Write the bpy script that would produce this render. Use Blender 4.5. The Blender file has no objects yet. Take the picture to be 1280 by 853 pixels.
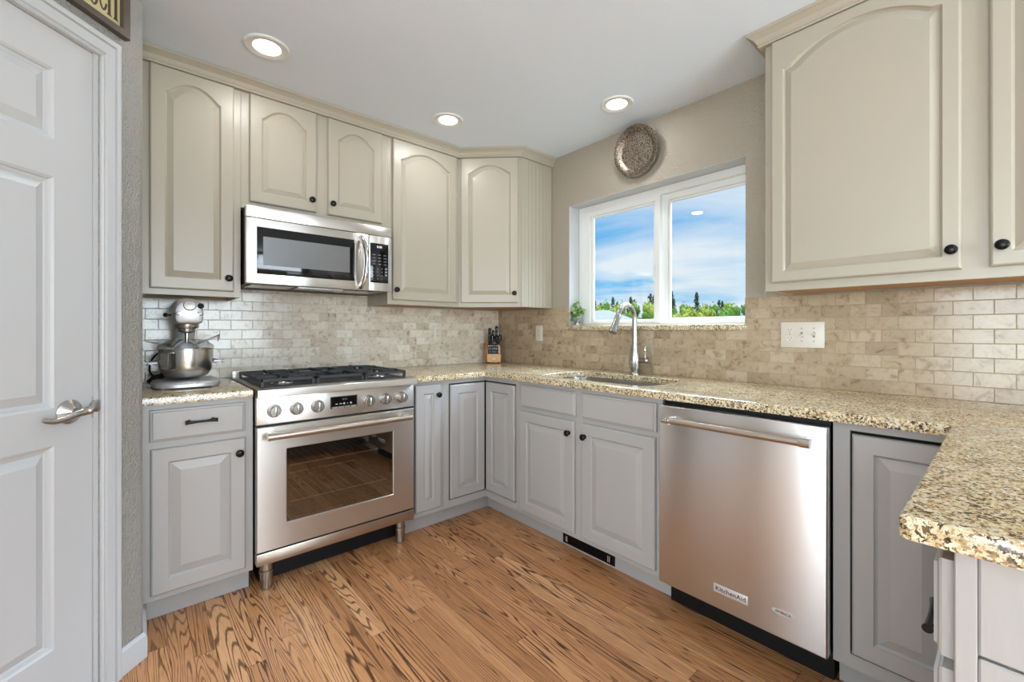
import bpy, bmesh, math, random
from mathutils import Vector, Matrix
random.seed(7)
PI = math.pi
SC = bpy.context.scene
COL = SC.collection

# ------------------------------------------------------------------ camera
cam_d = bpy.data.cameras.new('camera'); cam = bpy.data.objects.new('camera', cam_d); COL.objects.link(cam)
YAW = 0.8526
cam.location = (-2.3453, -2.8557, 1.1849)
cam.rotation_euler = (PI / 2, 0, YAW - PI / 2)
cam_d.sensor_width = 36.0
cam_d.lens = 36.0 * 542.35 / 1280
cam_d.shift_y = -(426.5 - 413.85) / 1280
cam_d.clip_start = 0.02; cam_d.clip_end = 400
SC.camera = cam
# ------------------------------------------------------------------ view
SC.view_settings.view_transform = 'Standard'
SC.view_settings.look = 'None'
SC.view_settings.exposure = 0.07
SC.view_settings.gamma = 1.0
SC.view_settings.use_curve_mapping = False
SC.cycles.use_denoising = True
SC.cycles.max_bounces = 10
SC.cycles.diffuse_bounces = 6
SC.cycles.glossy_bounces = 5
SC.cycles.transparent_max_bounces = 12
SC.cycles.caustics_reflective = False
SC.cycles.caustics_refractive = False
SC.cycles.sample_clamp_indirect = 6.0
SC.cycles.blur_glossy = 0.5
# ------------------------------------------------------------------ light levels
SKY_STRENGTH = 1.12
SKY_OVERHEAD = 31.0
CAN_W = 2.2
PATIO_FILL_W = 200.0
BACK_FILL_W = 190.0
SUN_W = 1.0
LENS_GLOW = 6.0


# ------------------------------------------------------------------ node helpers
class NT:
    def __init__(s, tree):
        s.t = tree; s.n = tree.nodes; s.l = tree.links

    def new(s, typ, ins=None, **props):
        nd = s.n.new(typ)
        for k, v in props.items(): setattr(nd, k, v)
        for k, v in (ins or {}).items(): s.put(nd.inputs[k], v)
        return nd

    def put(s, sock, v):
        if isinstance(v, bpy.types.NodeSocket): s.l.new(v, sock)
        else: sock.default_value = v

    def math(s, op, a, b=None, c=None):
        nd = s.n.new('ShaderNodeMath'); nd.operation = op
        for i, v in enumerate((a, b, c)):
            if v is not None: s.put(nd.inputs[i], v)
        return nd.outputs[0]

    def ramp(s, fac, stops, interp='LINEAR'):
        nd = s.n.new('ShaderNodeValToRGB'); nd.color_ramp.interpolation = interp
        e = nd.color_ramp.elements
        while len(e) < len(stops): e.new(0.5)
        for el, (p, c) in zip(e, stops): el.position = p; el.color = (*c[:3], 1)
        s.put(nd.inputs[0], fac); return nd.outputs[0]

    def mix(s, fac, a, b, typ='MIX'):
        nd = s.n.new('ShaderNodeMix'); nd.data_type = 'RGBA'; nd.blend_type = typ
        s.put(nd.inputs[0], fac); s.put(nd.inputs[6], a); s.put(nd.inputs[7], b); return nd.outputs[2]

    def noise(s, vec, scale, detail=2.0, rough=0.5, dist=0.0, dim='3D', w=None):
        nd = s.n.new('ShaderNodeTexNoise'); nd.noise_dimensions = dim
        if vec is not None: s.l.new(vec, nd.inputs['Vector'])
        nd.inputs['Scale'].default_value = scale; nd.inputs['Detail'].default_value = detail
        nd.inputs['Roughness'].default_value = rough; nd.inputs['Distortion'].default_value = dist
        if w is not None: s.put(nd.inputs['W'], w)
        return nd.outputs['Fac']

    def xyz(s, vec):
        nd = s.n.new('ShaderNodeSeparateXYZ'); s.l.new(vec, nd.inputs[0]); return nd.outputs

    def vec(s, x=0.0, y=0.0, z=0.0):
        nd = s.n.new('ShaderNodeCombineXYZ')
        for i, v in enumerate((x, y, z)): s.put(nd.inputs[i], v)
        return nd.outputs[0]

    def scaled(s, vec, sx, sy, sz):
        nd = s.n.new('ShaderNodeMapping'); s.l.new(vec, nd.inputs[0]); nd.inputs['Scale'].default_value = (sx, sy, sz)
        return nd.outputs[0]

    def bump(s, h, strength, dist=0.002):
        nd = s.n.new('ShaderNodeBump'); s.put(nd.inputs['Height'], h)
        nd.inputs['Strength'].default_value = strength; nd.inputs['Distance'].default_value = dist
        return nd.outputs[0]


def lin(r, g, b):
    f = lambda c: (c / 255 / 12.92) if c / 255 <= 0.04045 else ((c / 255 + 0.055) / 1.055) ** 2.4
    return (f(r), f(g), f(b), 1.0)


def mat(name, col, rough=0.5, metal=0.0, bump=None, **kw):
    """plain principled material; bump=(noise scale, strength, (sx,sy,sz))"""
    m = bpy.data.materials.new(name); m.use_nodes = True
    t = NT(m.node_tree); p = t.n['Principled BSDF']
    p.inputs['Base Color'].default_value = col
    p.inputs['Roughness'].default_value = rough; p.inputs['Metallic'].default_value = metal
    for k, v in kw.items(): p.inputs[k.replace('_', ' ')].default_value = v
    if bump:
        co = t.new('ShaderNodeTexCoord').outputs['Object']
        v = t.scaled(co, *bump[2]) if len(bump) > 2 else co
        t.l.new(t.bump(t.noise(v, bump[0], 3.0), bump[1], bump[3] if len(bump) > 3 else 0.002), p.inputs['Normal'])
    return m


def base(name):
    m = bpy.data.materials.new(name); m.use_nodes = True
    t = NT(m.node_tree); p = t.n['Principled BSDF']
    co = t.new('ShaderNodeTexCoord').outputs['Object']
    return m, t, p, co


M = {}
M['cream'] = mat('cream_cabinet_paint', lin(169, 161, 144), 0.32, bump=(90, 0.10, (6, 6, 0.7)))
M['grey'] = mat('grey_cabinet_paint', lin(170, 168, 165), 0.34, bump=(90, 0.10, (6, 6, 0.7)))
M['white_trim'] = mat('white_trim_paint', lin(190, 192, 193), 0.33, bump=(160, 0.08, (1, 1, 0.25)))
M['ceiling'] = mat('ceiling_paint', lin(224, 234, 246), 0.85, bump=(70, 0.25))
M['wall'] = mat('greige_wall_paint', lin(164, 155, 139), 0.45, bump=(105, 0.8, (1, 1, 1), 0.010))
M['wall_pale'] = mat('pale_wall_paint', lin(160, 158, 151), 0.38, bump=(150, 1.0, (1, 1, 1), 0.011))
M['raw_wood'] = mat('raw_maple_underside', lin(178, 134, 92), 0.55, bump=(60, 0.1, (1, 8, 8)))
M['black_iron'] = mat('black_cast_iron', lin(44, 44, 46), 0.55, 0.0, bump=(400, 0.25))
M['black_knob'] = mat('black_knob_metal', lin(24, 23, 23), 0.28, 0.6)
M['black'] = mat('black_plastic', lin(11, 11, 12), 0.5, Specular_IOR_Level=0.3)
M['dark_gap'] = mat('dark_recess', lin(24, 23, 22), 0.8)  # near-black for the shade behind corner cabinet doors, also outlet slots
M['nickel'] = mat('brushed_nickel', lin(176, 172, 166), 0.27, 1.0)
M['chrome'] = mat('polished_steel', lin(214, 212, 208), 0.12, 1.0)
M['warm_steel'] = mat('warm_steel_bar', lin(196, 186, 174), 0.30, 1.0)
M['silver_paint'] = mat('silver_metallic_enamel', lin(196, 196, 198), 0.42, 0.6)
M['white_plastic'] = mat('ivory_plastic', lin(210, 204, 190), 0.35)
M['vinyl'] = mat('white_vinyl', lin(226, 227, 224), 0.4)
M['screen_glass'] = mat('black_glass', lin(10, 10, 11), 0.06)
M['grey_glass'] = mat('grey_screen', lin(112, 112, 112), 0.18, 0.35)
M['grey_ink'] = mat('grey_legend', lin(178, 178, 178), 0.5)
M['dim_ink'] = mat('dim_legend', lin(120, 122, 124), 0.5)
M['black_ink'] = mat('black_lettering', lin(20, 20, 22), 0.4)
M['red_ink'] = mat('red_lettering', lin(190, 60, 50), 0.4)
M['parchment'] = mat('parchment_print', lin(194, 180, 136), 0.6, bump=(30, 0.1))
M['sign_frame'] = mat('dark_bronze_frame', lin(92, 82, 74), 0.38, 0.2, bump=(50, 0.2))
M['brown_ink'] = mat('brown_lettering', lin(78, 60, 38), 0.6)
M['block_wood'] = mat('beech_block', lin(206, 152, 92), 0.42, bump=(50, 0.1, (1, 1, 6)))
M['leaf'] = mat('leaf_green', lin(110, 158, 62), 0.45)
M['leaf_pale'] = mat('leaf_pale_green', lin(176, 204, 124), 0.45)
M['stem'] = mat('green_stem', lin(112, 122, 66), 0.5)
M['pebble'] = mat('brown_pebbles', lin(120, 96, 74), 0.6)
M['soot'] = mat('oven_enamel', lin(34, 32, 32), 0.35)
M['rack'] = mat('oven_rack_wire', lin(232, 222, 200), 0.35, 0.6)
M['bark'] = mat('tree_bark', lin(84, 68, 52), 0.9)
M['lawn'] = mat('lawn_green', lin(70, 66, 52), 0.9, bump=(3, 0.4), Specular_IOR_Level=0.0)
M['roof'] = mat('pale_roof_shingles', lin(68, 70, 73), 0.95, bump=(12, 0.3), Specular_IOR_Level=0.0)
M['siding'] = mat('pale_siding', lin(66, 66, 65), 0.9, Specular_IOR_Level=0.0)
M['tree_a'] = mat('yellow_green_leaves', lin(66, 74, 28), 0.8, Specular_IOR_Level=0.0)
M['tree_b'] = mat('mid_green_leaves', lin(38, 58, 20), 0.8, Specular_IOR_Level=0.0)
M['tree_c'] = mat('dark_pine_needles', lin(24, 40, 26), 0.85, Specular_IOR_Level=0.0)
M['oven_blue'] = mat('blue_grey_panel', lin(120, 124, 128), 0.4)

# brushed stainless, streaks run across the front
def steel(name, col, rough, streak):
    m, t, p, co = base(name)
    n1 = t.noise(t.scaled(co, *streak), 60.0, 3.0, 0.6)
    p.inputs['Base Color'].default_value = col; p.inputs['Metallic'].default_value = 1.0
    t.l.new(t.math('MULTIPLY_ADD', n1, 0.05, rough - 0.025), p.inputs['Roughness'])
    p.inputs['Anisotropic'].default_value = 0.85; p.inputs['Anisotropic Rotation'].default_value = 0.25
    tg = t.n.new('ShaderNodeTangent'); tg.direction_type = 'RADIAL'; tg.axis = 'Z'; t.l.new(tg.outputs[0], p.inputs['Tangent'])
    return m
M['steel'] = steel('stainless_range', lin(216, 212, 206), 0.30, (0.1, 0.1, 5))
M['steel_dw'] = steel('stainless_dishwasher', lin(222, 219, 216), 0.32, (4, 4, 0.05))

# thin clear glass
def glass(name, tint=(1, 1, 1), refl=0.06, rough=0.0):
    m = bpy.data.materials.new(name); m.use_nodes = True
    t = NT(m.node_tree); t.n.remove(t.n['Principled BSDF'])
    a = t.new('ShaderNodeBsdfTransparent'); a.inputs[0].default_value = (*tint, 1)
    b = t.new('ShaderNodeBsdfGlossy'); b.inputs['Roughness'].default_value = rough
    f = t.new('ShaderNodeLayerWeight'); f.inputs[0].default_value = 0.5
    fac = t.math('ADD', t.math('MULTIPLY_ADD', t.math('POWER', f.outputs['Facing'], 5.0), 0.96, 0.04), refl)
    fac = t.math('MINIMUM', fac, 1.0)
    mx = t.new('ShaderNodeMixShader', {0: fac, 1: a.outputs[0], 2: b.outputs[0]})
    t.l.new(mx.outputs[0], t.n['Material Output'].inputs[0])
    return m
M['pane'] = glass('window_glass', (0.97, 0.98, 0.98), 0.0)
M['oven_glass'] = glass('tinted_oven_glass', (0.62, 0.60, 0.58), 0.20)
M['clear_plastic'] = glass('clear_plastic', (0.95, 0.96, 0.97), 0.06, 0.12)
_t = NT(M['clear_plastic'].node_tree); _o = _t.n['Material Output'].inputs[0]; _s = _o.links[0].from_socket
_d = _t.new('ShaderNodeBsdfTranslucent'); _d.inputs[0].default_value = (0.9, 0.91, 0.92, 1)
_m = _t.new('ShaderNodeMixShader', {0: 0.16, 1: _s, 2: _d.outputs[0]}); _t.l.new(_m.outputs[0], _o)
M['bowl_steel'] = mat('brushed_bowl_steel', lin(206, 203, 198), 0.22, 1.0)

def glow(name, col, s):
    m = bpy.data.materials.new(name); m.use_nodes = True
    p = m.node_tree.nodes['Principled BSDF']
    p.inputs['Base Color'].default_value = (0.9, 0.9, 0.9, 1)
    p.inputs['Emission Color'].default_value = col; p.inputs['Emission Strength'].default_value = s
    return m
M['lens'] = glow('lamp_lens', (1, 0.97, 0.92, 1), LENS_GLOW)
M['badge'] = mat('silver_badge', lin(212, 208, 202), 0.38, 0.35)
M['led'] = glow('display_digits', (0.75, 0.85, 0.9, 1), 0.5)

# granite
def make_granite():
    m, t, p, co = base('speckled_granite')
    v1 = t.new('ShaderNodeTexVoronoi', {'Scale': 230.0}); 
    wob = t.noise(co, 60.0, 2.0)
    cv = t.new('ShaderNodeVectorMath', operation='ADD'); t.l.new(co, cv.inputs[0])
    nz = t.new('ShaderNodeTexNoise', {'Scale': 150.0, 'Detail': 4.0, 'Roughness': 0.65}); t.l.new(co, nz.inputs[0])
    sc = t.new('ShaderNodeVectorMath', operation='SCALE'); t.l.new(nz.outputs['Color'], sc.inputs[0]); sc.inputs['Scale'].default_value = 0.016
    t.l.new(sc.outputs[0], cv.inputs[1]); t.l.new(cv.outputs[0], v1.inputs['Vector'])
    r = t.new('ShaderNodeSeparateColor'); t.l.new(v1.outputs['Color'], r.inputs[0])
    big = t.noise(co, 14.0, 4.0, 0.6)
    val = t.math('ADD', r.outputs[0], t.math('MULTIPLY', t.math('SUBTRACT', big, 0.5), 0.75))
    c = t.ramp(val, [(0.0, lin(36, 31, 27)), (0.15, lin(70, 56, 42)), (0.25, lin(140, 114, 80)), (0.40, lin(190, 164, 116)),
                     (0.56, lin(210, 192, 152)), (0.76, lin(222, 210, 178)), (1.0, lin(228, 221, 200))])
    fine = t.noise(co, 420.0, 2.0)
    c2 = t.mix(t.math('MULTIPLY', t.math('GREATER_THAN', fine, 0.66), 0.75), c, lin(58, 50, 40))
    gold = t.mix(t.ramp(t.noise(co, 45.0, 2.0), [(0.5, (0, 0, 0)), (0.7, (0.4, 0.4, 0.4))]), c2, lin(192, 158, 102))
    t.l.new(gold, p.inputs['Base Color']); p.inputs['Roughness'].default_value = 0.14
    p.inputs['Specular IOR Level'].default_value = 0.55
    return m
M['granite'] = make_granite()

# 2x4 marble tile, running bond
TW, TH = 0.1045, 0.0533
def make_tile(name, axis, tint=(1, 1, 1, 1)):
    m, t, p, co = base(name)
    X = t.xyz(co); u = t.math('DIVIDE', X[axis], TW); v = t.math('DIVIDE', t.math('SUBTRACT', X[2], 0.925), TH)
    row = t.math('FLOOR', v); half = t.math('MULTIPLY', t.math('FLOORED_MODULO', row, 2.0), 0.5)
    u2 = t.math('ADD', u, half); colm = t.math('FLOOR', u2)
    fu = t.math('FRACT', u2); fv = t.math('FRACT', v)
    du = t.math('MULTIPLY', t.math('MINIMUM', fu, t.math('SUBTRACT', 1.0, fu)), TW)
    dv = t.math('MULTIPLY', t.math('MINIMUM', fv, t.math('SUBTRACT', 1.0, fv)), TH)
    d = t.math('MINIMUM', du, dv)
    ms = t.new('ShaderNodeMapRange', {'Value': d, 'From Min': 0.0008, 'From Max': 0.0020}).outputs[0]
    wn = t.new('ShaderNodeTexWhiteNoise', noise_dimensions='3D')
    t.l.new(t.vec(colm, row, float(axis + 3)), wn.inputs['Vector'])
    rnd = wn.outputs['Value']
    tone = t.ramp(rnd, [(0.0, lin(146, 126, 104)), (0.12, lin(170, 152, 128)), (0.40, lin(192, 178, 157)), (0.8, lin(206, 195, 177)), (1.0, lin(218, 210, 195))])
    w = t.math('MULTIPLY', rnd, 37.0)
    n = t.noise(co, 24.0, 6.0, 0.65, 0.6, '4D', w)
    veins = t.ramp(n, [(0.36, lin(134, 112, 86)), (0.46, lin(206, 192, 170)), (0.58, lin(220, 211, 194)), (0.70, lin(172, 154, 126))])
    c = t.mix(0.50, tone, veins)
    pit = t.ramp(t.noise(co, 90.0, 3.0, 0.6, 0.3, '4D', w), [(0.30, (0.45, 0.45, 0.45)), (0.38, (0, 0, 0))])
    c = t.mix(pit, c, lin(160, 138, 108))
    c = t.mix(ms, lin(186, 174, 154), c)
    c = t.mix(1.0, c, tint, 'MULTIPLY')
    t.l.new(c, p.inputs['Base Color'])
    t.l.new(t.math('MULTIPLY_ADD', ms, -0.5, 0.66), p.inputs['Roughness'])
    h = t.math('ADD', ms, t.math('MULTIPLY', t.noise(co, 30.0, 2.0), 0.12))
    t.l.new(t.bump(h, 0.5, 0.0015), p.inputs['Normal'])
    return m
M['tile_x_lit'] = make_tile('marble_tile_range_lit', 0, (1.03, 1.05, 1.08, 1))  # same tile, tinted paler and cooler for the window light on it
M['tile_y_shaded'] = make_tile('marble_tile_window_shaded', 1, (0.68, 0.605, 0.505, 1))  # same tile, tinted darker tan for the weaker light on this wall

# oak strip floor with cathedral grain, boards along y
def make_oak():
    m, t, p, co = base('oak_floor')
    X = t.xyz(co); PW, PL = 0.066, 1.05
    u = t.math('DIVIDE', X[0], PW); ip = t.math('FLOOR', u); fu = t.math('FRACT', u)
    w1 = t.new('ShaderNodeTexWhiteNoise', noise_dimensions='1D'); t.l.new(ip, w1.inputs['W'])
    v = t.math('ADD', t.math('DIVIDE', X[1], PL), t.math('MULTIPLY', w1.outputs['Value'], 5.0))
    iv = t.math('FLOOR', v); fv = t.math('FRACT', v)
    w2 = t.new('ShaderNodeTexWhiteNoise', noise_dimensions='2D'); t.l.new(t.vec(ip, iv, 0.0), w2.inputs['Vector'])
    rnd = w2.outputs['Value']; wofs = t.math('MULTIPLY', rnd, 61.0)
    g = t.noise(t.scaled(co, 10.5, 0.62, 1.0), 1.0, 2.0, 0.42, 0.15, '4D', wofs)
    dens = t.math('MULTIPLY_ADD', w2.outputs['Color'], 0.0, 19.0)
    ph = t.math('FRACT', t.math('MULTIPLY', g, 33.0))
    tri = t.math('ABSOLUTE', t.math('SUBTRACT', t.math('MULTIPLY', ph, 2.0), 1.0))
    tri = t.math('ADD', tri, t.math('MULTIPLY', t.math('SUBTRACT', t.noise(t.scaled(co, 260.0, 14.0, 1.0), 1.0, 2.0), 0.5), 0.7))
    line = t.ramp(tri, [(0.60, (0, 0, 0)), (0.88, (1, 1, 1))])
    tone = t.ramp(rnd, [(0.0, lin(178, 124, 80)), (0.35, lin(196, 140, 93)), (0.7, lin(209, 153, 104)), (1.0, lin(221, 168, 119))])
    pores = t.ramp(t.noise(t.scaled(co, 420.0, 9.0, 1.0), 1.0, 2.0), [(0.52, (0, 0, 0)), (0.68, (0.45, 0.45, 0.45))])
    c = t.mix(pores, tone, lin(120, 76, 44))
    per = t.math('MULTIPLY_ADD', t.math('FRACT', t.math('MULTIPLY', rnd, 13.7)), 0.55, 0.40)
    lmask = t.math('MULTIPLY', line, t.math('MULTIPLY', per, t.math('MULTIPLY_ADD', t.noise(co, 5.0, 2.0), 0.9, 0.65)))
    c = t.mix(lmask, c, lin(88, 52, 28))
    eu = t.math('MULTIPLY', t.math('MINIMUM', fu, t.math('SUBTRACT', 1.0, fu)), PW)
    ev = t.math('MULTIPLY', t.math('MINIMUM', fv, t.math('SUBTRACT', 1.0, fv)), PL)
    seam = t.new('ShaderNodeMapRange', {'Value': t.math('MINIMUM', eu, ev), 'From Min': 0.0004, 'From Max': 0.0014}).outputs[0]
    c = t.mix(t.math('MULTIPLY', t.math('SUBTRACT', 1.0, seam), 0.7), c, lin(60, 34, 18))
    t.l.new(c, p.inputs['Base Color'])
    t.l.new(t.math('MULTIPLY_ADD', line, 0.12, 0.30), p.inputs['Roughness'])
    t.l.new(t.bump(t.math('MULTIPLY_ADD', line, -0.4, seam), 0.25, 0.0012), p.inputs['Normal'])
    return m
M['oak'] = make_oak()

# hammered plate
def make_hammered():
    m, t, p, co = base('hammered_pewter')
    v = t.new('ShaderNodeTexVoronoi', {'Scale': 150.0}); t.l.new(co, v.inputs['Vector'])
    c = t.ramp(v.outputs['Distance'], [(0.0, lin(182, 170, 154)), (0.4, lin(140, 128, 114)), (0.7, lin(84, 74, 64))])
    t.l.new(c, p.inputs['Base Color']); p.inputs['Metallic'].default_value = 0.85; p.inputs['Roughness'].default_value = 0.30
    t.l.new(t.bump(v.outputs['Distance'], 0.45, 0.0022), p.inputs['Normal'])
    return m
M['hammered'] = make_hammered()

# ------------------------------------------------------------------ sky
wd = bpy.data.worlds.new('sky'); SC.world = wd; wd.use_nodes = True
t = NT(wd.node_tree); bg = t.n['Background']
d = t.new('ShaderNodeTexCoord').outputs['Generated']; X = t.xyz(d)
den = t.math('ADD', t.math('MAXIMUM', X[2], 0.0), 0.14)
px = t.math('DIVIDE', X[0], den); py = t.math('DIVIDE', X[1], den)
cv = t.vec(t.math('ADD', t.math('MULTIPLY', px, 0.55), t.math('MULTIPLY', py, 0.12)), t.math('MULTIPLY', py, 0.42), 1.7)
cl = t.noise(cv, 1.15, 7.0, 0.55, 0.8)
mask = t.ramp(cl, [(0.37, (0.02, 0.02, 0.02)), (0.47, (0.55, 0.55, 0.55)), (0.58, (0.95, 0.95, 0.95))])
blue = t.ramp(X[2], [(0.0, lin(160, 212, 238)), (0.10, lin(96, 184, 236)), (0.30, lin(84, 164, 226)), (1.0, lin(60, 130, 210))])
skyc = t.mix(mask, blue, lin(226, 234, 240))
t.l.new(skyc, bg.inputs[0])
t.l.new(t.new('ShaderNodeMapRange', {'Value': X[2], 'From Min': 0.31, 'From Max': 0.55, 'To Min': SKY_STRENGTH, 'To Max': SKY_OVERHEAD}).outputs[0], bg.inputs[1])

def lamp(name, typ, loc, rot, **kw):
    ld = bpy.data.lights.new(name, typ); o = bpy.data.objects.new(name, ld); COL.objects.link(o)
    o.location = loc; o.rotation_euler = rot
    for k, v in kw.items(): setattr(ld, k, v)
    return o
lamp('sun', 'SUN', (0, 0, 20), (math.radians(48), 0, math.radians(-62)), energy=SUN_W, angle=0.02, color=(1, 0.95, 0.86))
lamp('patio_fill', 'AREA', (-6.25, -3.9, 1.25), (0, math.radians(-68), 0), energy=PATIO_FILL_W, shape='RECTANGLE', size=2.1, size_y=3.2, color=(0.79, 0.91, 1))  # added area lamp as daylight for the unseen patio opening, tilted down
lamp('back_window_fill', 'AREA', (-1.75, -6.25, 1.35), (math.radians(122), 0, 0), energy=BACK_FILL_W, shape='RECTANGLE', size=2.4, size_y=1.7, color=(0.79, 0.91, 1))  # added fill lamp in the unseen back window, tilted up to lift the ceiling
for nm, loc, rot, sx, sy in (('window_portal', (0.19, -1.384, 1.648), (0, math.radians(90), 0), 0.84, 1.17),):
    o = lamp(nm, 'AREA', loc, rot, shape='RECTANGLE', size=sx, size_y=sy); o.data.cycles.is_portal = True
CAN_SPOTS = [(-1.893, -0.673), (-0.917, -0.636), (-0.307, -1.414)]
CAN_UNSEEN = [(-3.1, -2.6), (-1.3, -3.5), (-3.0, -4.3), (-4.7, -3.0), (-4.7, -5.0), (-1.2, -5.2)]  # unseen fill lamps added behind the camera to even out the light


# ------------------------------------------------------------------ mesh helpers
class Fr:
    """wall frame: u to the viewer's right, v up, w out of the wall"""
    def __init__(s, o, n):
        s.o = Vector(o); s.n = Vector(n).normalized(); s.r = Vector((0, 0, 1)).cross(s.n)

    def __call__(s, u, v, w): return s.o + s.r * u + Vector((0, 0, v)) + s.n * w


FS = Fr((0, 0, 0), (0, -1, 0))            # range wall
FW = Fr((0, 0, 0), (-1, 0, 0))            # window wall, u = -y
FX = Fr((0, 0, 0), (0, -1, 0))
XYZ = lambda x, y, z: Vector((x, y, z))
PC = Vector((-2.319, -0.79, 0))           # corner of the pantry wall
FP = Fr(PC, (1, -1, 0))                   # pantry wall, u = -s


def NB(): return bmesh.new()


def box8(bm, P, bev=0.0, seg=2):
    vs = [bm.verts.new(p) for p in P]
    fs = [bm.faces.new([vs[i] for i in q]) for q in ((0, 3, 2, 1), (4, 5, 6, 7), (0, 1, 5, 4), (1, 2, 6, 5), (2, 3, 7, 6), (3, 0, 4, 7))]
    if bev > 0:
        es = list({e for f in fs for e in f.edges})
        bmesh.ops.bevel(bm, geom=es, offset=bev, segments=seg, affect='EDGES', profile=0.5)


def bx(bm, x0, x1, y0, y1, z0, z1, bev=0.0, seg=2):
    box8(bm, [Vector(p) for p in ((x0, y0, z0), (x1, y0, z0), (x1, y1, z0), (x0, y1, z0), (x0, y0, z1), (x1, y0, z1), (x1, y1, z1), (x0, y1, z1))], bev, seg)


def fb(bm, F, u0, u1, v0, v1, w0, w1, bev=0.0, seg=2):
    box8(bm, [F(u0, v0, w0), F(u1, v0, w0), F(u1, v0, w1), F(u0, v0, w1), F(u0, v1, w0), F(u1, v1, w0), F(u1, v1, w1), F(u0, v1, w1)], bev, seg)


def loft(bm, rings, cap0=True, cap1=True, close=True):
    R = [[bm.verts.new(p) for p in r] for r in rings]
    n = len(R[0])
    for a, b in zip(R, R[1:]):
        for i in range(n if close else n - 1):
            j = (i + 1) % n
            bm.faces.new((a[i], a[j], b[j], b[i]))
    if cap0: bm.faces.new(R[0][::-1])
    if cap1: bm.faces.new(R[-1])


def basis(d):
    d = d.normalized(); a = Vector((0, 0, 1)) if abs(d.z) < 0.9 else Vector((1, 0, 0))
    x = d.cross(a).normalized(); return x, d.cross(x)


def lathe(bm, o, d, prof, seg=24, cap0=True, cap1=True):
    o = Vector(o); d = Vector(d).normalized(); x, y = basis(d)
    loft(bm, [[o + d * h + (x * math.cos(k * 2 * PI / seg) + y * math.sin(k * 2 * PI / seg)) * max(r, 1e-5) for k in range(seg)] for r, h in prof], cap0, cap1)


def cyl(bm, a, b, r, seg=16, r2=None):
    a = Vector(a); b = Vector(b); lathe(bm, a, b - a, [(r, 0), (r if r2 is None else r2, (b - a).length)], seg)


def tube(bm, pts, r, seg=10, sx=1.0):
    pts = [Vector(p) for p in pts]; n = len(pts)
    rs = r if isinstance(r, (list, tuple)) else [r] * n
    tn = [(pts[min(i + 1, n - 1)] - pts[max(i - 1, 0)]).normalized() for i in range(n)]
    x, _ = basis(tn[0]); rings = []
    for i in range(n):
        x = (x - tn[i] * x.dot(tn[i])).normalized(); y = tn[i].cross(x)
        rings.append([pts[i] + (x * math.cos(k * 2 * PI / seg) * sx + y * math.sin(k * 2 * PI / seg)) * rs[i] for k in range(seg)])
    loft(bm, rings)


def curve(pts, n=8):
    """Catmull-Rom through pts"""
    P = [Vector(p) for p in pts]; out = []
    for i in range(len(P) - 1):
        p0, p1, p2, p3 = P[max(i - 1, 0)], P[i], P[i + 1], P[min(i + 2, len(P) - 1)]
        for k in range(n):
            q = k / n
            out.append(0.5 * ((2 * p1) + (p2 - p0) * q + (2 * p0 - 5 * p1 + 4 * p2 - p3) * q * q + (3 * p1 - p0 - 3 * p2 + p3) * q ** 3))
    return out + [P[-1]]


def prism(bm, poly, z0, z1, f=None):
    f = f or (lambda x, y, z: Vector((x, y, z)))
    loft(bm, [[f(x, y, z0) for x, y in poly], [f(x, y, z1) for x, y in poly]])


def sweep(bm, path, prof, closed=False):
    """path: list of (x,y); prof: list of (offset to the right of travel, z); mitred"""
    P = [Vector((x, y)) for x, y in path]; n = len(P); rings = []
    for i in range(n):
        a = (P[i] - P[i - 1]).normalized() if i > 0 else None
        b = (P[i + 1] - P[i]).normalized() if i < n - 1 else None
        na = Vector((a.y, -a.x)) if a else None; nb = Vector((b.y, -b.x)) if b else None
        if na is None: mt = nb
        elif nb is None: mt = na
        else:
            mt = (na + nb).normalized(); mt = mt / mt.dot(na)
        rings.append([Vector((P[i].x + mt.x * o, P[i].y + mt.y * o, z)) for o, z in prof])
    loft(bm, rings)


def world_off(o):
    v = Vector((0, 0, 0))
    while o is not None: v += Vector(o.location); o = o.parent
    return v


def obj(name, bm, m, parent=None, sharp=32, loc=None):
    """link a bmesh built in world coordinates as one mesh object"""
    bmesh.ops.remove_doubles(bm, verts=bm.verts, dist=1e-6)
    bmesh.ops.recalc_face_normals(bm, faces=bm.faces)
    off = world_off(parent) if parent else Vector(loc or (0, 0, 0))
    if off.length > 0: bmesh.ops.translate(bm, verts=bm.verts, vec=-off)
    me = bpy.data.meshes.new(name); bm.to_mesh(me); bm.free()
    me.polygons.foreach_set('use_smooth', [True] * len(me.polygons))
    me.set_sharp_from_angle(angle=math.radians(sharp))
    me.materials.append(M[m] if isinstance(m, str) else m)
    o = bpy.data.objects.new(name, me); COL.objects.link(o)
    if parent: o.parent = parent
    elif loc: o.location = loc
    return o


def tag(o, label=None, cat=None, group=None, kind=None):
    if label: o['label'] = label
    if cat: o['category'] = cat
    if group: o['group'] = group
    if kind: o['kind'] = kind
    return o


def thing(name, label, cat, loc, group=None, kind=None):
    o = bpy.data.objects.new(name, None); COL.objects.link(o); o.location = loc
    o.empty_display_size = 0.05
    return tag(o, label, cat, group, kind)


def dup(root, loc, label=None, group=None):
    r = root.copy(); COL.objects.link(r); r.location = loc
    if label: r['label'] = label
    if group: r['group'] = group
    for ch in list(root.children):
        c = ch.copy(); COL.objects.link(c); c.parent = r
        for g in ch.children:
            e = g.copy(); COL.objects.link(e); e.parent = c
    return r


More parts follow.
